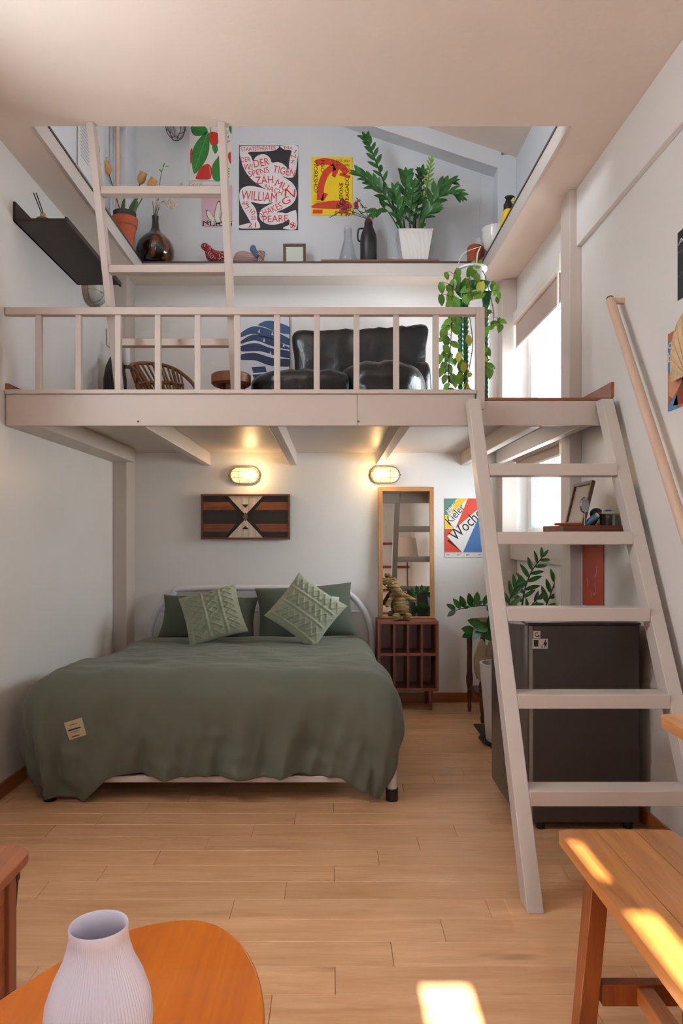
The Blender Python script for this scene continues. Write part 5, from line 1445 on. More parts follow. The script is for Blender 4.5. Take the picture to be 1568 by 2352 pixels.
def vine(pts, leaves, start=1):
    P = cr([W(*q) for q in pts], 6)
    st = MB().tube(P, 0.0024, 6).build('vine', vinem, po_, smooth=60)
    for (px, py, Y, ang, lpx, kd) in leaves:
        c = W(px, py, Y)
        a = math.radians(ang)
        d = Vector((math.cos(a), random.uniform(-.3, .2), math.sin(a)))
        L_ = 1.06 * lpx * Y / F
        base_ = c - d.normalized() * L_ * 0.5
        near = min(P, key=lambda q: (q - base_).length)
        if (near - base_).length < 0.12:
            pet = MB().tube(cr([near, (near + base_) / 2 + Vector((0, -0.004, 0.008)), base_], 3), 0.0014, 5).build('petiole', vinem, st)
        put_leaf(kd, st, base_, d, Vector((random.uniform(-.5, .5), -1, random.uniform(.1, .6))), L_)
        if random.random() < 0.45:
            j = Vector((random.uniform(-.02, .02), random.uniform(0.01, .05), random.uniform(-.03, .02)))
            put_leaf('po', st, base_ + j, d + Vector((random.uniform(-.8, .8), 0, random.uniform(-.4, .2))), Vector((random.uniform(-.7, .7), -1, random.uniform(.1, .6))), L_ * random.uniform(.7, .95))
vine([(1058, 618, 4.08), (1045, 622, 4.0), (1040, 660, 3.98), (1037, 740, 3.97), (1034, 800, 3.97), (1030, 850, 3.97), (1030, 905, 3.98)],
     [(1052, 628, 4.0, -80, 20, 'po'), (1026, 634, 3.98, -70, 18, 'po'), (1014, 662, 3.96, -85, 24, 'po'), (1014, 690, 3.96, -75, 24, 'po'), (1040, 655, 3.98, -95, 24, 'po'), (1050, 645, 3.98, -80, 26, 'po'), (1032, 665, 3.98, -60, 20, 'po'),
      (1033, 682, 3.97, -110, 26, 'po'), (1050, 695, 3.97, -50, 26, 'po'), (1030, 700, 3.97, -120, 22, 'po'), (1045, 710, 3.97, -80, 22, 'po'), (1026, 740, 3.97, -160, 20, 'po'), (1036, 735, 3.97, -90, 22, 'po'), (1048, 738, 3.97, -60, 24, 'po'),
      (1024, 755, 3.97, -150, 22, 'po'), (1046, 758, 3.97, -70, 24, 'po'), (1018, 768, 3.97, -100, 26, 'po'), (1012, 780, 3.97, -170, 20, 'po'), (1025, 785, 3.97, -80, 26, 'po'), (1046, 792, 3.97, -30, 24, 'po'), (1026, 803, 3.97, -60, 22, 'po'),
      (1028, 823, 3.97, -130, 24, 'po'), (1038, 830, 3.97, -40, 24, 'po'), (1010, 825, 3.97, -100, 20, 'po'), (1020, 845, 3.97, -90, 26, 'po'), (1012, 855, 3.97, -120, 24, 'po'), (1032, 850, 3.97, -60, 20, 'po'), (1020, 872, 3.97, -110, 20, 'po'),
      (1044, 876, 3.97, -70, 30, 'po'), (1054, 873, 3.97, -60, 24, 'po'), (1032, 897, 3.97, 170, 22, 'po'), (1024, 888, 3.97, -140, 18, 'po')])
vine([(1085, 612, 4.08), (1080, 618, 4.0), (1078, 650, 3.97), (1086, 690, 3.96)],
     [(1090, 630, 3.97, -20, 26, 'po'), (1078, 625, 3.98, -110, 24, 'po'), (1096, 640, 3.97, -70, 22, 'po'), (1103, 662, 3.96, -100, 30, 'py'), (1100, 678, 3.96, -150, 26, 'po'), (1076, 656, 3.97, -80, 24, 'po'), (1068, 665, 3.97, -160, 26, 'po'), (1080, 680, 3.97, -90, 24, 'po'), (1086, 604, 4.02, 60, 14, 'po'), (1099, 612, 4.02, 30, 14, 'po'), (1103, 600, 4.04, 70, 12, 'po'), (1070, 688, 3.97, -80, 22, 'po')])
vine([(1095, 615, 4.08), (1110, 625, 4.04), (1119, 655, 4.0), (1128, 690, 3.99), (1134, 725, 3.98), (1128, 748, 3.98)],
     [(1133, 655, 3.99, -75, 16, 'po'), (1137, 668, 3.99, -95, 22, 'po'), (1146, 678, 3.99, -75, 18, 'po'), (1121, 716, 3.97, 25, 20, 'po'), (1137, 742, 3.98, 10, 20, 'po'), (1146, 735, 3.98, 80, 14, 'po'), (1156, 738, 3.98, -20, 18, 'po'), (1148, 754, 3.98, -110, 20, 'po'), (1130, 751, 3.98, -130, 12, 'po')])
vine([(1116, 700, 3.96), (1118, 780, 3.94), (1116, 840, 3.93), (1112, 880, 3.92)],
     [(1114, 762, 3.94, -95, 24, 'po'), (1112, 805, 3.93, -120, 20, 'po'), (1120, 808, 3.93, -60, 22, 'po'), (1114, 828, 3.92, 30, 22, 'po'), (1112, 832, 3.92, -90, 22, 'py'), (1128, 841, 3.92, -15, 24, 'po'), (1124, 857, 3.92, -85, 26, 'po')])
vine([(1072, 690, 4.0), (1085, 780, 3.97), (1080, 830, 3.96), (1066, 905, 3.95)],
     [(1077, 783, 3.96, -80, 22, 'py'), (1053, 821, 3.96, -100, 22, 'py'), (1065, 845, 3.95, -90, 24, 'py'), (1077, 862, 3.95, -140, 14, 'py'), (1058, 868, 3.95, -60, 20, 'po'), (1072, 890, 3.95, -60, 20, 'py'), (1080, 900, 3.95, -20, 20, 'po')])

# ------------------------------------------------------------------ attic ledge things
pot_pot = thing('terracotta_pot', 'terracotta pot with dark rim and carved wooden tulips in the attic corner', 'flower pot', (-1.385, 4.96, ZA))
tq = Vector((-1.385, 4.90, ZA + 0.0005))
MB().lathe([(0.052, 0), (0.075, 0.15), (0.082, 0.155), (0.088, 0.21), (0.082, 0.21)], tq, 28, capt=True).build('pot', terracotta, pot_pot, smooth=40)
MB().lathe([(0.074, 0.21), (0.076, 0.25), (0.068, 0.25), (0.066, 0.22)], tq, 28).build('inner_rim', M('rim_black', (42, 44, 46), 0.5), pot_pot, smooth=40)
tul = M('carved_tulip', (196, 148, 92), 0.6, var=0.08, vscale=30)
for (pts, py_top) in (([W(282, 500, 4.95), W(262, 440, 4.95), W(250, 398, 4.93)], 0), ([W(296, 500, 4.95), W(308, 460, 4.95), W(322, 420, 4.93)], 1), ([W(302, 502, 4.95), W(318, 470, 4.94), W(342, 432, 4.92)], 2)):
    st = MB().tube(cr(pts, 5), 0.004, 7).build('stem', stm, pot_pot, smooth=60)
    d = (pts[-1] - pts[-2]).normalized(); rq = d.to_track_quat('Z', 'Y').to_matrix().to_4x4()
    MB().lathe([(0.008, -0.01), (0.026, 0.015), (0.029, 0.035), (0.024, 0.06), (0.027, 0.07), (0.008, 0.066)], pts[-1], 14, mtx=rq, rib=lambda a, z: 1 + 0.07 * math.cos(3 * a)).build('tulip_head', tul, st, smooth=60)
for pts in ([W(280, 500, 4.94), W(283, 470, 4.93), W(286, 455, 4.93)], [W(292, 502, 4.93), W(305, 470, 4.92), W(318, 452, 4.92)], [W(298, 502, 4.93), W(310, 480, 4.92), W(316, 462, 4.91)]):
    P = cr(pts, 4); stf = MB().tube(P, [0.012, 0.013, 0.014, 0.014, 0.013, 0.011, 0.009, 0.006, 0.002][:len(P)], 6, flat=0.2).build('blade_leaf', stm, pot_pot, smooth=60)

gv = thing('gourd_vase', 'glossy black and brown gourd vase with dried branches on the attic ledge', 'vase', (-1.243, 5.17, ZA))
def gourd_mat():
    m = M('gourd_lacquer', (26, 20, 18), 0.12, coat=0.6)
    nt = m.node_tree; L = nt.links.new; b = nt.nodes['Principled BSDF']
    tc = nt.nodes.new('ShaderNodeTexCoord'); mp2 = nt.nodes.new('ShaderNodeMapping'); mp2.inputs['Scale'].default_value = (16, 16, 3)
    n = nt.nodes.new('ShaderNodeTexNoise'); n.inputs['Scale'].default_value = 1.0; n.inputs['Detail'].default_value = 3
    r = nt.nodes.new('ShaderNodeValToRGB'); r.color_ramp.elements[0].position = 0.5; r.color_ramp.elements[1].position = 0.66
    r.color_ramp.elements[0].color = (*lin((20, 16, 15)), 1); r.color_ramp.elements[1].color = (*lin((124, 70, 30)), 1)
    L(tc.outputs['Object'], mp2.inputs[0]); L(mp2.outputs[0], n.inputs['Vector']); L(n.outputs['Fac'], r.inputs['Fac']); L(r.outputs['Color'], b.inputs['Base Color'])
    return m
gq = Vector((-1.243, 5.165, ZA + 0.0005))
MB().lathe([(0.06, 0), (0.10, 0.02), (0.128, 0.06), (0.134, 0.10), (0.12, 0.15), (0.085, 0.195), (0.045, 0.225), (0.028, 0.26), (0.022, 0.31), (0.024, 0.345), (0.018, 0.345), (0.016, 0.30)], gq, 40, capt=True).build('vase_body', gourd_mat(), gv, smooth=60)
tw = M('dry_twig', (70, 56, 44), 0.8); blo = M('dry_blossom', (206, 194, 176), 0.8)
for pts, fl_ in (([(355, 500), (358, 470), (362, 450), (370, 400), (376, 382)], [(362, 440), (358, 425), (372, 445)]), ([(358, 500), (366, 474), (375, 462), (392, 466)], [(392, 462), (400, 470), (384, 466), (396, 476)]),
                 ([(357, 500), (360, 478), (372, 440), (420, 428), (445, 424)], [(418, 426), (430, 430), (440, 422), (452, 428), (462, 425)]), ([(354, 500), (352, 478), (350, 462)], [(360, 466), (366, 470)])):
    P = cr([W(a, b, 5.15 + 0.002 * i) for i, (a, b) in enumerate(pts)], 5)
    st = MB().tube(P, [0.003 * (1 - 0.6 * i / len(P)) for i in range(len(P))], 6).build('twig', tw, gv)
    for (a, b) in fl_:
        c = W(a, b, 5.145)
        mb = MB()
        for k in range(5):
            an = 2 * PI * k / 5 + a
            mb.ell(c + Vector((0.012 * math.cos(an), random.uniform(-.008, .008), 0.011 * math.sin(an))), (0.010, 0.005, 0.009), nu=8, nv=5)
        mb.build('blossom', blo, st, smooth=60)
for (a, b, an) in ((374, 384, 70), (378, 384, 20), (372, 396, 130)):
    put_leaf('zy', st, W(a, b, 5.15), Vector((math.cos(math.radians(an)), 0, math.sin(math.radians(an)))), Vector((0, -1, .3)), 0.035)

# cloth bird, cloth whale, small frame
cb = thing('cloth_bird', 'red speckled cloth bird on the attic ledge', 'soft toy', (-0.83, 5.19, ZA))
def speckle():
    m = M('speckled_cloth', (140, 40, 52), 0.9)
    nt = m.node_tree; b = nt.nodes['Principled BSDF']; v = nt.nodes.new('ShaderNodeTexVoronoi'); v.inputs['Scale'].default_value = 90
    r = nt.nodes.new('ShaderNodeValToRGB'); r.color_ramp.elements[0].position = 0.28; r.color_ramp.elements[1].position = 0.38
    r.color_ramp.elements[0].color = (*lin((214, 176, 150)), 1); r.color_ramp.elements[1].color = (*lin((132, 36, 50)), 1)
    tc = nt.nodes.new('ShaderNodeTexCoord'); nt.links.new(tc.outputs['Object'], v.inputs['Vector']); nt.links.new(v.outputs['Distance'], r.inputs['Fac']); nt.links.new(r.outputs['Color'], b.inputs['Base Color'])
    return m
spk = speckle()
def soft(parts, name, root, mat, voxel=0.008):
    mb = MB()
    for c, rad in parts: mb.ell(c, rad, nu=14, nv=10)
    o = mb.build(name, mat, root)
    rm = o.modifiers.new('fuse', 'REMESH'); rm.mode = 'VOXEL'; rm.voxel_size = voxel; rm.use_smooth_shade = True
    o.modifiers.new('soften', 'SMOOTH').iterations = 6
    return o
zb = ZA + 0.045
soft([(W(495, 590, 5.18) * 1, (0.06, 0.04, 0.045)), (W(484, 585, 5.18), (0.04, 0.035, 0.045)), (W(478, 574, 5.18), (0.03, 0.026, 0.035)), (W(470, 566, 5.18), (0.03, 0.024, 0.026)), (W(508, 588, 5.18), (0.04, 0.03, 0.035))], 'body', cb, spk)
wh = thing('cloth_whale', 'striped cloth whale with blue tail and heart on the attic ledge', 'soft toy', (-0.6, 5.19, ZA))
soft([(W(558, 592, 5.19), (0.07, 0.04, 0.048)), (W(575, 594, 5.19), (0.06, 0.04, 0.04)), (W(545, 597, 5.19), (0.035, 0.03, 0.03))], 'body', wh, striped('whale_stripes', [(186, 150, 146), (120, 84, 90), (206, 188, 180), (150, 104, 106)], 'Z', 22, 0.9, 0.1, 0.6))
soft([(W(581, 572, 5.165), (0.025, 0.02, 0.032)), (W(588, 584, 5.165), (0.028, 0.02, 0.03))], 'tail', wh, striped('tail_stripes', [(72, 96, 128), (128, 150, 176), (60, 78, 108)], 'X', 26, 0.9, 0.1, 0.6))
soft([(W(597, 582, 5.15), (0.02, 0.015, 0.025)), (W(604, 583, 5.15), (0.018, 0.015, 0.022)), (W(600, 592, 5.15), (0.022, 0.015, 0.03))], 'heart', wh, striped('heart_stripes', [(160, 110, 104), (206, 190, 178), (96, 70, 76)], 'DIAGONAL', 22, 0.9, 0.1, 0.4), 0.005)
sfm = thing('photo_frame', 'small square brown photo frame on the attic ledge', 'picture frame', (-0.27, 5.22, ZA))
fa, fb = W(650, 560, 5.19), W(702, 560, 5.19)
z0_, z1_ = ZA + 0.0005, fa.z
for (x0, x1, za, zb_) in ((fa.x, fa.x + 0.018, z0_, z1_), (fb.x - 0.018, fb.x, z0_, z1_), (fa.x + 0.018, fb.x - 0.018, z1_ - 0.018, z1_), (fa.x + 0.018, fb.x - 0.018, z0_, z0_ + 0.018)):
    MB().box(x0, x1, 5.185, 5.21, za, zb_).build('frame_bar', fdk, sfm, bevel=0.002)
MB().box(fa.x + 0.018, fb.x - 0.018, 5.195, 5.208, z0_ + 0.018, z1_ - 0.018).build('picture', M('pale_picture', (206, 210, 198), 0.4), sfm)
MB().box(fa.x + 0.03, fa.x + 0.04, 5.21, 5.27, z0_, z0_ + 0.06).build('stand', fdk, sfm)

# plank with bottle, jug and planter
tag(MB().box(W(737, 590, 5.13).x, W(1008, 590, 5.13).x, 5.125, 5.285, ZA + 0.0005, ZA + 0.026).build('wooden_board', wood('ledge_board', (134, 82, 48), (172, 114, 72), 'X', 16, 12, 0.45), base=(0.3, 5.2, ZA), bevel=0.002), 'flat brown wooden board on the attic ledge under the planter', 'board')
BZ = ZA + 0.0265
fk = thing('glass_flask', 'clear conical glass bottle on the attic board', 'bottle', (W(799, 590, 5.19).x, 5.19, BZ))
fgl = thin_glass('flask_glass', (240, 242, 244), 0.03)
MB().lathe([(0.064, 0), (0.068, 0.006), (0.05, 0.08), (0.03, 0.16), (0.027, 0.19), (0.03, 0.215), (0.026, 0.25), (0.029, 0.255)], (W(799, 590, 5.19).x, 5.19, BZ), 32, capt=False, rib=lambda a, z: 1 + (0.02 * math.cos(10 * a + z * 60) if z < 0.15 else 0)).build('bottle_body', fgl, fk, smooth=60)
jg = thing('black_jug', 'matt black jug with loop handle holding rosehip twigs', 'jug', (W(846, 590, 5.18).x, 5.18, BZ))
jx = W(846, 590, 5.18).x
jm = M('matt_black', (40, 40, 42), 0.35)
MB().lathe([(0.055, 0), (0.058, 0.004), (0.059, 0.15), (0.055, 0.19), (0.038, 0.235), (0.03, 0.255), (0.03, 0.275)], (jx, 5.18, BZ), 32).build('jug_body', jm, jg, smooth=50)
MB().tube(cr([(jx - 0.03, 5.175, BZ + 0.235), (jx - 0.066, 5.17, BZ + 0.232), (jx - 0.076, 5.17, BZ + 0.20), (jx - 0.074, 5.17, BZ + 0.155), (jx - 0.055, 5.175, BZ + 0.145)], 6), 0.006, 8).build('handle', jm, jg, smooth=60)
MB().lathe([(0.03, 0.0), (0.026, 0.02), (0.012, 0.035)], (jx, 5.18, BZ + 0.2755), 20).build('stopper', M('red_wax', (126, 34, 42), 0.5), jg, smooth=50)
hip = M('rosehip', (140, 26, 32), 0.3); olv = leaf_mat('sprig_leaf', (104, 100, 56)); LEAF['ol'] = leaf_mesh('leaf', olv, 0.45)
for pts, hips in (([(845, 500), (832, 492), (818, 478), (812, 470)], [(817, 470, 0.017)]), ([(846, 500), (838, 480), (824, 462), (822, 458)], []), ([(843, 502), (815, 488), (790, 480), (778, 476)], [(786, 464, 0.021), (775, 473, 0.012), (792, 478, 0.015)]), ([(843, 503), (810, 492), (780, 488), (757, 500)], [])):
    P = cr([W(a, b, 5.14 - 0.003 * i) for i, (a, b) in enumerate(pts)], 5)
    st = MB().tube(P, 0.0022, 6).build('sprig', tw, jg)
    for (a, b, r_) in hips:
        c = W(a, b, 5.125)
        hp_ = MB().ell(c, (r_, r_, r_ * 1.15), nu=14, nv=10).build('rosehip', hip, st, smooth=180)
        MB().tube([c + Vector((0, 0, r_)), c + Vector((0.002, 0, r_ + 0.012))], [0.004, 0.001], 6).build('rosehip_tip', tw, st)
    for k in range(9):
        q = P[int((0.35 + 0.65 * k / 9) * (len(P) - 1))]
        an = random.uniform(0, 2 * PI)
        put_leaf('ol', st, q, Vector((math.cos(an), -0.3, math.sin(an) - 0.3)), Vector((0.3, -1, .4)), random.uniform(.018, .03))
wpl = thing('white_planter', 'square white textured planter with a bushy ZZ plant on the attic board', 'potted plant', (W(951, 590, 5.19).x, 5.19, BZ))
ppx = W(951, 590, 5.19).x
def sqpot(u, v):
    side = int(min(3, u * 4)); f = u * 4 - side
    c = [(-1, -1), (1, -1), (1, 1), (-1, 1), (-1, -1)]
    a, b = c[side], c[side + 1]
    s_ = 0.088 + 0.033 * v
    q = Vector((a[0] + (b[0] - a[0]) * f, a[1] + (b[1] - a[1]) * f, 0))
    m_ = 0.0022 * (math.sin(f * 38 + v * 60) * math.sin(v * 52 - f * 6)) if v < 0.93 else 0.003
    dr = Vector((a[0] + b[0], a[1] + b[1], 0)).normalized() if True else q
    return Vector((ppx, 5.195, BZ)) + Vector((q.x * s_, q.y * s_ * 0.8, 0.205 * v)) + dr * m_
MB().grid(sqpot, 144, 40).build('pot', M('white_basket', (220, 216, 212), 0.5), wpl, smooth=60)
MB().box(ppx - 0.112, ppx + 0.112, 5.195 - 0.09, 5.195 + 0.09, BZ + 0.17, BZ + 0.185).build('soil', MATS['soil'], wpl)
MB().box(ppx - 0.085, ppx + 0.085, 5.195 - 0.068, 5.195 + 0.068, BZ, BZ + 0.004).build('pot_base', MATS['white_basket'], wpl)
Zq = Vector((ppx, 5.19, BZ + 0.185))
def S2(*pp):
    a = pp[0]
    return [Zq + Vector((max(-.08, min(.08, (a[0] - 951) * 0.0022)), random.uniform(-.04, .03), 0))] + [W(*q) for q in pp]
zz_stem(wpl, S2((915, 500, 5.12), (890, 440, 5.08), (868, 385, 5.08), (853, 345, 5.08), (840, 318, 5.08)), 0.008, 15, 0.075, 0.42, mat=stm_d)
zz_stem(wpl, S2((910, 500, 5.08), (885, 450, 5.0), (855, 420, 4.98), (822, 400, 4.97)), 0.008, 15, 0.085, 0.35)
zz_stem(wpl, S2((925, 490, 5.1), (930, 440, 5.05), (932, 415, 5.05), (932, 404, 5.05)), 0.008, 12, 0.085, 0.3)
zz_stem(wpl, S2((955, 490, 5.15), (966, 440, 5.14), (968, 405, 5.14), (967, 398, 5.14)), 0.007, 14, 0.065, 0.3, mat=stm_d)
zz_stem(wpl, S2((965, 500, 5.12), (978, 440, 5.1), (985, 400, 5.1), (990, 368, 5.1)), 0.008, 16, 0.05, 0.4, 'zy', mat=M('zz_stem_young', (112, 140, 64), 0.5))
zz_stem(wpl, S2((975, 500, 5.08), (1000, 460, 5.02), (1030, 440, 4.98), (1055, 450, 4.95)), 0.008, 16, 0.085, 0.3)
zz_stem(wpl, S2((972, 495, 5.1), (995, 450, 5.06), (1020, 425, 5.04), (1036, 418, 5.02)), 0.008, 14, 0.08, 0.3)
zz_stem(wpl, S2((940, 500, 5.06), (945, 460, 5.02), (950, 430, 5.0)), 0.007, 12, 0.08, 0.25)
zz_stem(wpl, S2((920, 510, 5.06), (912, 470, 5.0), (905, 440, 4.97)), 0.007, 12, 0.08, 0.25)
zz_stem(wpl, S2((970, 512, 5.06), (985, 490, 5.0), (1000, 480, 4.97)), 0.007, 10, 0.075, 0.2)
zz_stem(wpl, S2((900, 500, 5.04), (880, 478, 5.0), (858, 490, 4.97)), 0.005, 5, 0.085, 0.45)
zz_stem(wpl, S2((950, 505, 5.1), (958, 470, 5.1), (960, 452, 5.1)), 0.007, 10, 0.07, 0.2)

# pots and spray bottle on the right of the attic ledge
rp_ = thing('ribbed_pot', 'white glazed ribbed pot at the right end of the attic ledge', 'pot', (1.135, 5.06, ZA))
MB().lathe([(0.05, 0), (0.055, 0.02), (0.045, 0.045), (0.08, 0.08), (0.098, 0.15), (0.094, 0.185), (0.102, 0.208), (0.095, 0.21), (0.086, 0.185)], (1.14, 5.06, ZA + 0.0005), 72, capt=False, rib=lambda a, z: 1 + 0.03 * abs(math.cos(a * 12)) * (1 if 0.05 < z < 0.21 else 0)).build('pot_body', M('white_glaze', (226, 224, 218), 0.15, coat=0.5), rp_, smooth=60)
tp = thing('small_terracotta_pot', 'small tilted terracotta pot leaning against the white ribbed pot', 'pot', (1.02, 5.18, ZA))
tm = (Matrix.Rotation(0.25, 3, 'Y') @ Matrix.Rotation(-0.25, 3, 'X')).to_4x4()
MB().lathe([(0.042, 0.012), (0.054, 0.10), (0.062, 0.102), (0.064, 0.14), (0.056, 0.14), (0.05, 0.10)], (1.0, 5.19, ZA + 0.002), 24, mtx=tm, capt=False).build('pot_body', terracotta, tp, smooth=40)
sw = thing('small_white_pot', 'small plain white pot tucked behind the terracotta pot', 'pot', (1.068, 5.255, ZA))
MB().lathe([(0.03, 0), (0.04, 0.21), (0.044, 0.215), (0.036, 0.21)], (1.068, 5.255, ZA + 0.0005), 24, capt=False).build('pot_body', M('white_matte', (214, 212, 210), 0.5), sw, smooth=40)
sp = thing('spray_bottle', 'yellow pump spray bottle with black head on the right attic ledge', 'spray bottle', (1.145, 4.72, ZA))
sq = (1.14, 4.72, ZA + 0.0005)
MB().lathe([(0.05, 0), (0.055, 0.01), (0.052, 0.10), (0.034, 0.17), (0.028, 0.19)], sq, 28).build('tank', M('yellow_plastic', (236, 190, 30), 0.35), sp, smooth=50)
MB().lathe([(0.03, 0.19), (0.03, 0.225), (0.022, 0.235), (0.014, 0.262)], sq, 24).build('collar', black, sp, smooth=50)
MB().ell((sq[0] + 0.01, sq[1], sq[2] + 0.272), (0.034, 0.016, 0.014), nu=14, nv=8).build('trigger_head', black, sp, smooth=60)
MB().ell((sq[0] + 0.03, sq[1] - 0.005, sq[2] + 0.255), (0.008, 0.008, 0.02), nu=10, nv=6).build('trigger', MATS['yellow_plastic'], sp, smooth=60)
pp = thing('attic_pipe', 'peach painted pipe running down the attic left corner', 'pipe', (-1.46, 5.0, 3.38))
MB().tube(cr([(-1.463, 5.0, 4.7), (-1.463, 5.0, 3.6), (-1.463, 5.0, 3.39), (-1.468, 5.0, 3.365), (-1.49, 5.0, 3.36), (XL, 5.0, 3.36)], 4), 0.0145, 12).build('pipe_run', peach, pp, smooth=60)
MB().box(-1.478, -1.424, 5.012, 5.04, 4.02, 4.05).build('pipe_clip', white, pp)
MB().box(XL, XL + 0.07, 4.86, 4.93, 4.0, 4.2).build('junction_box', white2, pp, bevel=0.004)

# ------------------------------------------------------------------ foreground: bench, desk, coffee table, vase, side table
bn = thing('wooden_bench', 'orange pine bench with splayed trestle legs in the right foreground', 'bench', (0.725, 1.2, 0))
bx0, bx1, by0, by1, bz = 0.575, 0.872, 0.45, 1.872, 0.45
def rounded_rect(x0, x1, y0, y1, r, corners=(1, 1, 1, 1), n=6):
    pts = []
    for i, (cx_, cy_, a0) in enumerate(((x1, y1, 0), (x0, y1, PI / 2), (x0, y0, PI), (x1, y0, 3 * PI / 2))):
        rr_ = r if corners[i] else 0.001
        ox, oy = cx_ + (-rr_ if cx_ == x1 else rr_), cy_ + (-rr_ if cy_ == y1 else rr_)
        pts += [(ox + rr_ * math.cos(a0 + PI / 2 * k / n), oy + rr_ * math.sin(a0 + PI / 2 * k / n)) for k in range(n + 1)]
    return pts
xm = bx0 + 0.1
for (a, b, cs) in ((bx0, xm - 0.0008, (0, 1, 1, 0)), (xm + 0.0008, bx0 + 0.2 - 0.0008, (0, 0, 0, 0)), (bx0 + 0.2 + 0.0008, bx1, (1, 0, 0, 1))):
    MB().prism([(p_[0], p_[1], bz - 0.028) for p_ in rounded_rect(a, b, by0, by1, 0.025, cs)], (0, 0, 0.028)).build('top_board', pine, bn, bevel=0.004)
def slantleg(x_top, x_bot, y_top, y_bot, w=0.03, d=0.075):
    t_, b_ = Vector((x_top, y_top, bz - 0.028)), Vector((x_bot, y_bot, 0))
    def ringq(c): return [c + Vector((-w / 2, -d / 2, 0)), c + Vector((w / 2, -d / 2, 0)), c + Vector((w / 2, d / 2, 0)), c + Vector((-w / 2, d / 2, 0))]
    return MB().add(ringq(b_) + ringq(t_), [(3, 2, 1, 0), (4, 5, 6, 7), (0, 1, 5, 4), (1, 2, 6, 5), (2, 3, 7, 6), (3, 0, 4, 7)])
for yy in (1.70, 0.62):
    for sx in (-1, 1):
        slantleg(0.7235 + sx * 0.105, 0.7235 + sx * 0.135, yy, yy + 0.02 * (1 if yy > 1 else -1), 0.042, 0.05).build('leg', pine_dark, bn, bevel=0.003)
    MB().box(0.62, 0.83, yy - 0.02, yy + 0.02, bz - 0.075, bz - 0.0285).build('apron', pine_dark, bn, bevel=0.002)
    MB().box(0.625, 0.82, yy - 0.013, yy + 0.017, 0.115, 0.165).build('crossbar', pine_dark, bn, bevel=0.002)
MB().box(0.705, 0.742, 0.62, 1.70, 0.12, 0.16).build('stretcher', pine, bn, bevel=0.002)

dk = thing('wooden_desk', 'rounded corner of a pale wooden desk along the right wall', 'desk', (1.07, 1.2, 0))
desk_w = wood('desk_top', (178, 116, 66), (214, 158, 104), 'Y', 16, 12, 0.35)
MB().prism([(p_[0], p_[1], 0.722) for p_ in rounded_rect(0.822, 1.295, 0.3, 1.855, 0.035, (0, 1, 1, 0))], (0, 0, 0.028)).build('top', desk_w, dk, bevel=0.004)
for xx, yy in ((1.265, 1.8), (1.265, 0.36), (0.93, 0.36)):
    MB().box(xx - 0.022, xx + 0.022, yy - 0.022, yy + 0.022, 0, 0.722).build('leg', pine_dark, dk, bevel=0.003)
MB().box(1.24, 1.27, 0.382, 1.778, 0.66, 0.722).build('apron', pine_dark, dk)

ct = thing('coffee_table', 'low coffee table with an orange varnished pebble-shaped top', 'coffee table', (-0.34, 0.9, 0))
varn = wood('orange_varnish', (184, 90, 4), (208, 112, 10), 'Y', 20, 16, 0.28, rand=0.0, bump=0.02, coat=0.25)
tpts = [(-0.257, 1.430), (-0.205, 1.400), (-0.158, 1.335), (-0.120, 1.235), (-0.100, 1.10), (-0.105, 0.94), (-0.135, 0.78), (-0.20, 0.64), (-0.31, 0.56), (-0.44, 0.56), (-0.54, 0.65), (-0.59, 0.80), (-0.60, 0.96), (-0.575, 1.09), (-0.528, 1.205), (-0.468, 1.31), (-0.395, 1.39), (-0.325, 1.425)]
TT = cr([(a, b, 0.424) for a, b in tpts], 6, closed=True)
MB().prism(TT[::-1], (0, 0, 0.026)).build('top', varn, ct, bevel=0.005, seg=3)
for (a, b) in ((-0.22, 1.22), (-0.44, 1.18), (-0.22, 0.74), (-0.46, 0.74)):
    MB().tube([(a, b, 0.424), (a + (0.04 if a > -0.33 else -0.04), b + (0.05 if b > 1 else -0.05), 0)], [0.02, 0.012], 12).build('leg', pine_dark, ct, smooth=60)
vz = thing('ribbed_vase', 'pale lilac ribbed ceramic vase on the orange coffee table', 'vase', (-0.307, 0.965, 0.4505))
lil = M('lilac_ceramic', (222, 216, 228), 0.55)
ribf = lambda a, z: 1 + 0.017 * math.cos(90 * a) * (1 if z < 0.222 else 0)
MB().lathe([(0.045, 0), (0.052, 0.004), (0.061, 0.04), (0.067, 0.085), (0.069, 0.115), (0.066, 0.14), (0.057, 0.167), (0.045, 0.192), (0.0395, 0.21), (0.038, 0.224), (0.0385, 0.235), (0.0375, 0.238)], (-0.307, 0.965, 0.4505), 720, rib=ribf, capt=False).build('vase_body', lil, vz, smooth=60)
MB().lathe([(0.0375, 0.238), (0.0355, 0.235), (0.035, 0.215), (0.042, 0.19), (0.053, 0.16), (0.060, 0.11), (0.053, 0.04), (0.03, 0.012)], (-0.307, 0.965, 0.4505), 64, capb=False).build('vase_inside', lil, vz, smooth=60)

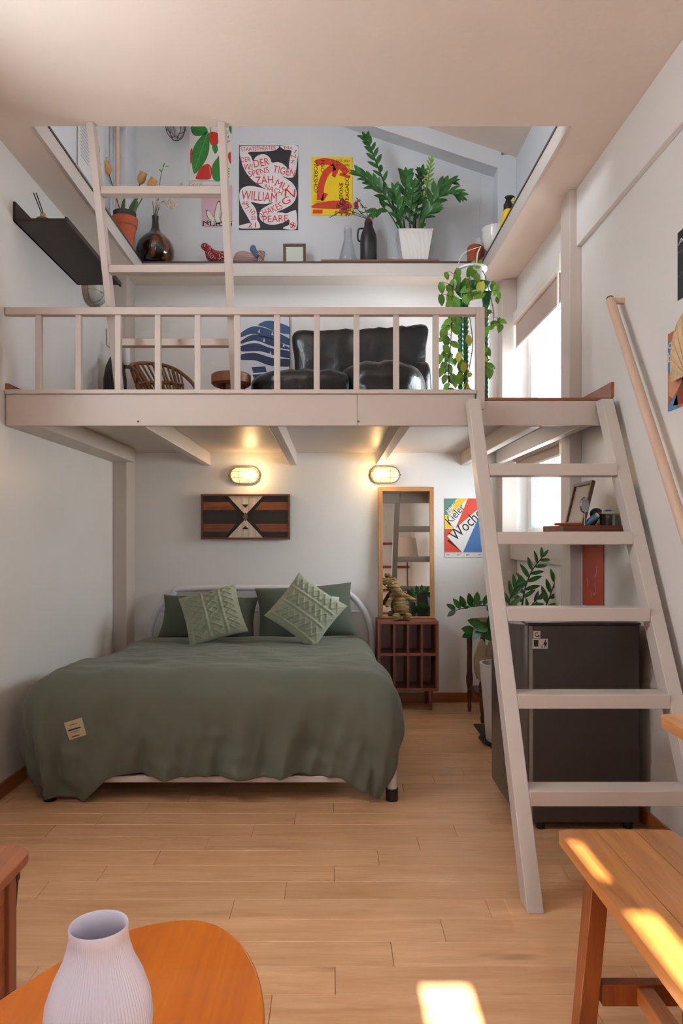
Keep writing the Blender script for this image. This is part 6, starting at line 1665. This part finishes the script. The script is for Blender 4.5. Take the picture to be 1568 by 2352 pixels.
st_ = thing('side_bench', 'reddish wooden side table with rounded top at the left edge', 'side table', (-0.9, 1.4, 0))
redw = wood('reddish_wood', (138, 76, 44), (176, 106, 66), 'Y', 18, 14, 0.38)
redw2 = wood('reddish_wood_legs', (116, 62, 38), (150, 86, 54), 'Z', 18, 12, 0.4)
MB().prism([(p_[0], p_[1], 0.428) for p_ in rounded_rect(-1.15, -0.715, 0.95, 1.775, 0.06)], (0, 0, 0.022)).build('top', redw, st_, bevel=0.004)
for xx in (-1.11, -0.755):
    for yy in (1.0, 1.69):
        MB().box(xx - 0.02, xx + 0.02, yy - 0.02, yy + 0.02, 0, 0.428).build('leg', redw2, st_, bevel=0.003)
MB().box(-0.765, -0.745, 1.02, 1.67, 0.08, 0.40).build('side_panel', redw, st_, bevel=0.002)
MB().box(-1.09, -0.775, 1.68, 1.70, 0.36, 0.428).build('apron', redw2, st_)
fu = thing('folded_stand', 'slim black folded stand hanging under the left side table', 'stand', (-0.735, 1.70, 0.2))
ua, ub = W(33, 2022, 1.715), W(27, 2165, 1.715)
MB().tube([ua, ub], [0.0095, 0.004], 10).build('folded_arm', black, fu, smooth=60)
MB().tube([ua + Vector((-0.008, 0.0, 0)), ub + Vector((-0.003, 0.0, 0.01))], [0.007, 0.003], 8).build('folded_arm', M('steel_dark', (70, 72, 74), 0.3, metal=0.6), fu, smooth=60)
MB().box(ua.x - 0.012, ua.x + 0.010, 1.705, 1.725, ua.z - 0.002, 0.4285).build('clamp', black, fu, bevel=0.003)

# ------------------------------------------------------------------ behind the camera: what the mirror shows
fll = thing('floor_lamp', 'floor lamp with a pale pleated shade behind the camera', 'floor lamp', (1.10, -0.1, 0))
MB().lathe([(0.13, 0), (0.13, 0.015), (0.02, 0.03)], (1.10, -0.1, 0.0005), 28).build('base', pine_dark, fll, smooth=40)
MB().tube([(1.10, -0.1, 0.02), (1.10, -0.1, 1.55)], 0.011, 10).build('pole', M('pole_brown', (92, 54, 36), 0.4), fll, smooth=60)
MB().lathe([(0.165, 1.42), (0.125, 1.72)], (1.10, -0.1, 0), 96, capb=False, capt=False, rib=lambda a, z: 1 + 0.015 * math.cos(48 * a)).build('shade', M('linen_shade', (206, 186, 168), 0.8), fll, smooth=60)
MB().box(0.98, 1.22, -0.105, -0.095, 1.545, 1.555).build('shade_spider', MATS['pole_brown'], fll)
wr_ = thing('wall_rack', 'white panel with four brown battens on the rear wall', 'wall rack', (1.0, YR + 0.02, 1.2))
for zz in (0.63, 1.01, 1.386, 1.77):
    MB().box(0.68, 1.28, YR, YR + 0.03, zz - 0.018, zz + 0.018).build('batten', pine_dark, wr_)
